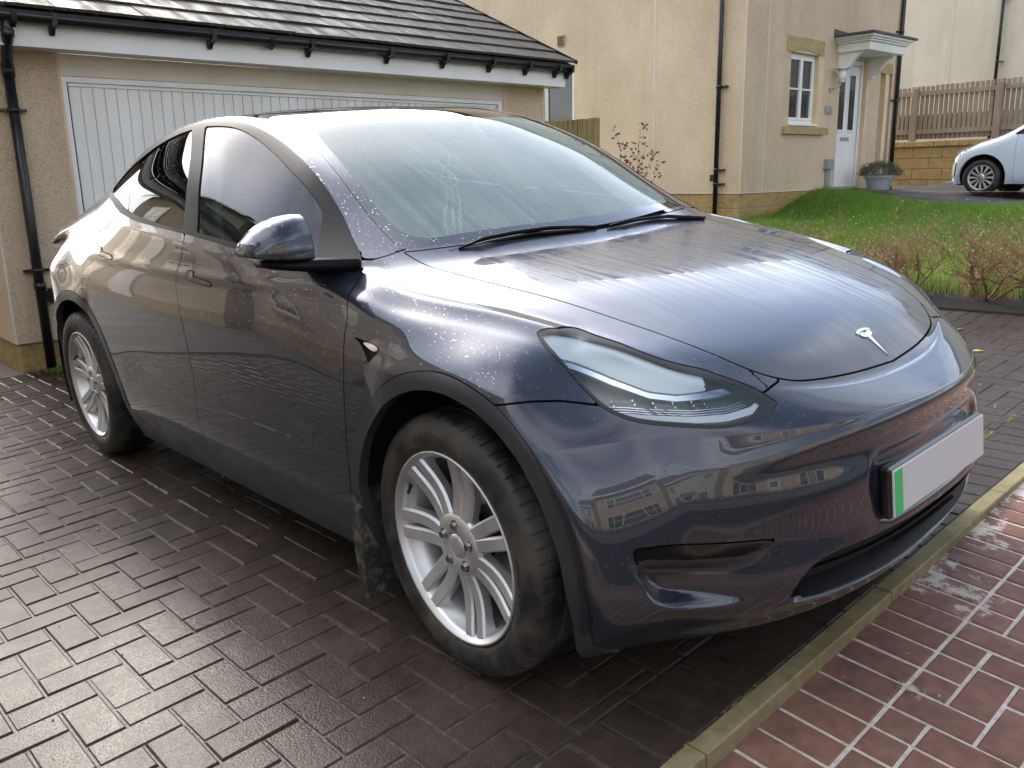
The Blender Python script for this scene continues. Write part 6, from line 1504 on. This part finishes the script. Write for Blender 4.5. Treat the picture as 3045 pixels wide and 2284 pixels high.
# ================================================================== the far side of the close: what the wet paint mirrors
def other_house(nm, mw, L, D, H, label, wins, door, mt, ridge=2.4, bay=False):
    h = empty(nm, mw, label, 'house', 'neighbouring houses behind the camera')
    box('wall', 0, L, 0, D, 0, H, mt, h); box('plinth', -.01, L+.01, -.012, D, -1.2, .35, M['stone'], h)
    bm = bmesh.new(); prism(bm, [(-.35, H-.1), (D/2, H+ridge), (D+.35, H-.1), (D+.35, H+.02), (D/2, H+ridge+.14), (-.35, H+.02)], -.3, L+.3, 'yz'); recalc(bm); from_bm('roof', bm, M['slate'], h)
    bm = bmesh.new(); prism(bm, [(0, H), (D/2, H+ridge-.02), (D, H)], .02, L-.02, 'yz'); recalc(bm); from_bm('gable', bm, mt, h)
    box('fascia', -.3, L+.3, -.37, -.34, H-.22, H+.0, M['upvc'], h)
    for a0, a1, z0, z1 in wins:
        w = box('window_frame', a0, a1, -.03, .02, z0, z1, M['upvc'], h); n = 2 if a1-a0 < 1.4 else 3
        for i in range(n):
            q0 = a0+.07+(a1-a0-.14)*i/n; q1 = a0+.07+(a1-a0-.14)*(i+1)/n
            for j in range(2): zz0 = z0+.07+(z1-z0-.14)*j/2; zz1 = z0+.07+(z1-z0-.14)*(j+1)/2; box('pane', q0+.03, q1-.03, -.036, -.031, zz0+.03, zz1-.03, M['winglass'], w)
        box('sill', a0-.1, a1+.1, -.07, .0, z0-.11, z0-.002, M['stone_cut'], h)
    a0, a1 = door; box('door', a0, a1, -.03, .01, .15, 2.25, M['upvc'], h); box('door_glass', a0+.2, a1-.2, -.036, -.031, 1.2, 2.0, M['winglass'], h)
    box('porch_roof', a0-.35, a1+.35, -.8, 0, 2.4, 2.55, M['slate'], h); box('porch_beam', a0-.3, a1+.3, -.75, 0, 2.25, 2.399, M['upvc'], h)
    return h
Rz = lambda a: Matrix.Rotation(math.radians(a), 4, 'Z')
# facing -x (towards the bonnet): local y axis points away from the car
other_house('house', Matrix.Translation((13.5, 4.2, -.3)) @ Rz(-90), 9.5, 7.5, 5.2, 'cream two-storey house across the road, seen only as a reflection in the bumper', [(1.0, 3.0, .9, 2.4), (6.3, 8.4, .9, 2.4), (1.2, 2.8, 3.4, 4.6), (4.5, 5.6, 3.4, 4.6), (6.8, 8.2, 3.4, 4.6)], (4.5, 5.5), M['stucco'])
other_house('house', Matrix.Translation((17, -8, -.5)) @ Rz(-78), 7.5, 7.5, 5.2, 'pale house further left across the road, behind the camera', [(1.0, 2.6, .9, 2.4), (4.8, 6.6, .9, 2.4), (1.0, 2.4, 3.4, 4.6), (5, 6.4, 3.4, 4.6)], (3.2, 4.2), M['stucco2'])
# facing +y (towards the doors)
other_house('house', Matrix.Translation((3.0, -4.9, -.30)) @ Rz(180), 10.5, 7.0, 5.6, 'cream neighbouring house on the driver side of the car, out of frame', [(.9, 2.5, .8, 2.3), (4.6, 6.9, .8, 2.3), (8.3, 9.5, .8, 2.3), (1.0, 2.3, 3.3, 4.5), (5.0, 6.4, 3.3, 4.5), (8.4, 9.5, 3.3, 4.5)], (3.1, 4.0), M['stucco'])
other_house('house', Matrix.Translation((-7.9, -4.7, -.2)) @ Rz(180), 9.0, 7.0, 5.6, 'cream house beside the garage on the driver side, out of frame', [(1.0, 2.4, .8, 2.3), (5.2, 6.6, .8, 2.3), (1.0, 2.4, 3.3, 4.5), (5.2, 6.6, 3.3, 4.5)], (3.2, 4.1), M['stucco'])
def hedge(x0, x1, y0, y1, z0, h, label, n, seed):
    r = random.Random(seed); bm = bmesh.new()
    for i in range(n):
        f = r.randrange(5); p = [r.uniform(x0, x1), r.uniform(y0, y1), z0+r.uniform(0, h)]
        if f < 2: p[0] = (x0, x1)[f]
        elif f < 4: p[1] = (y0, y1)[f-2]
        else: p[2] = z0+h
        p = Vector(p)+Vector((r.gauss(0, .07), r.gauss(0, .07), r.gauss(0, .06))); d = Vector((r.gauss(0, 1), r.gauss(0, 1), r.gauss(0, 1))).normalized()*.09; s_ = d.orthogonal().normalized()*.04
        bm.faces.new([bm.verts.new(v) for v in (p, p+d*.5+s_, p+d, p+d*.5-s_)])
    o = from_bm('hedge', bm, M['hedge']); meta(o, label, 'hedge'); bx = box('hedge_core', x0+.1, x1-.1, y0+.1, y1-.1, z0, z0+h-.1, M['hedge'], o)
hedge(10.2, 11.0, -14, 9, -.6, 1.15, 'clipped green hedge across the road behind the camera', 7000, 2)
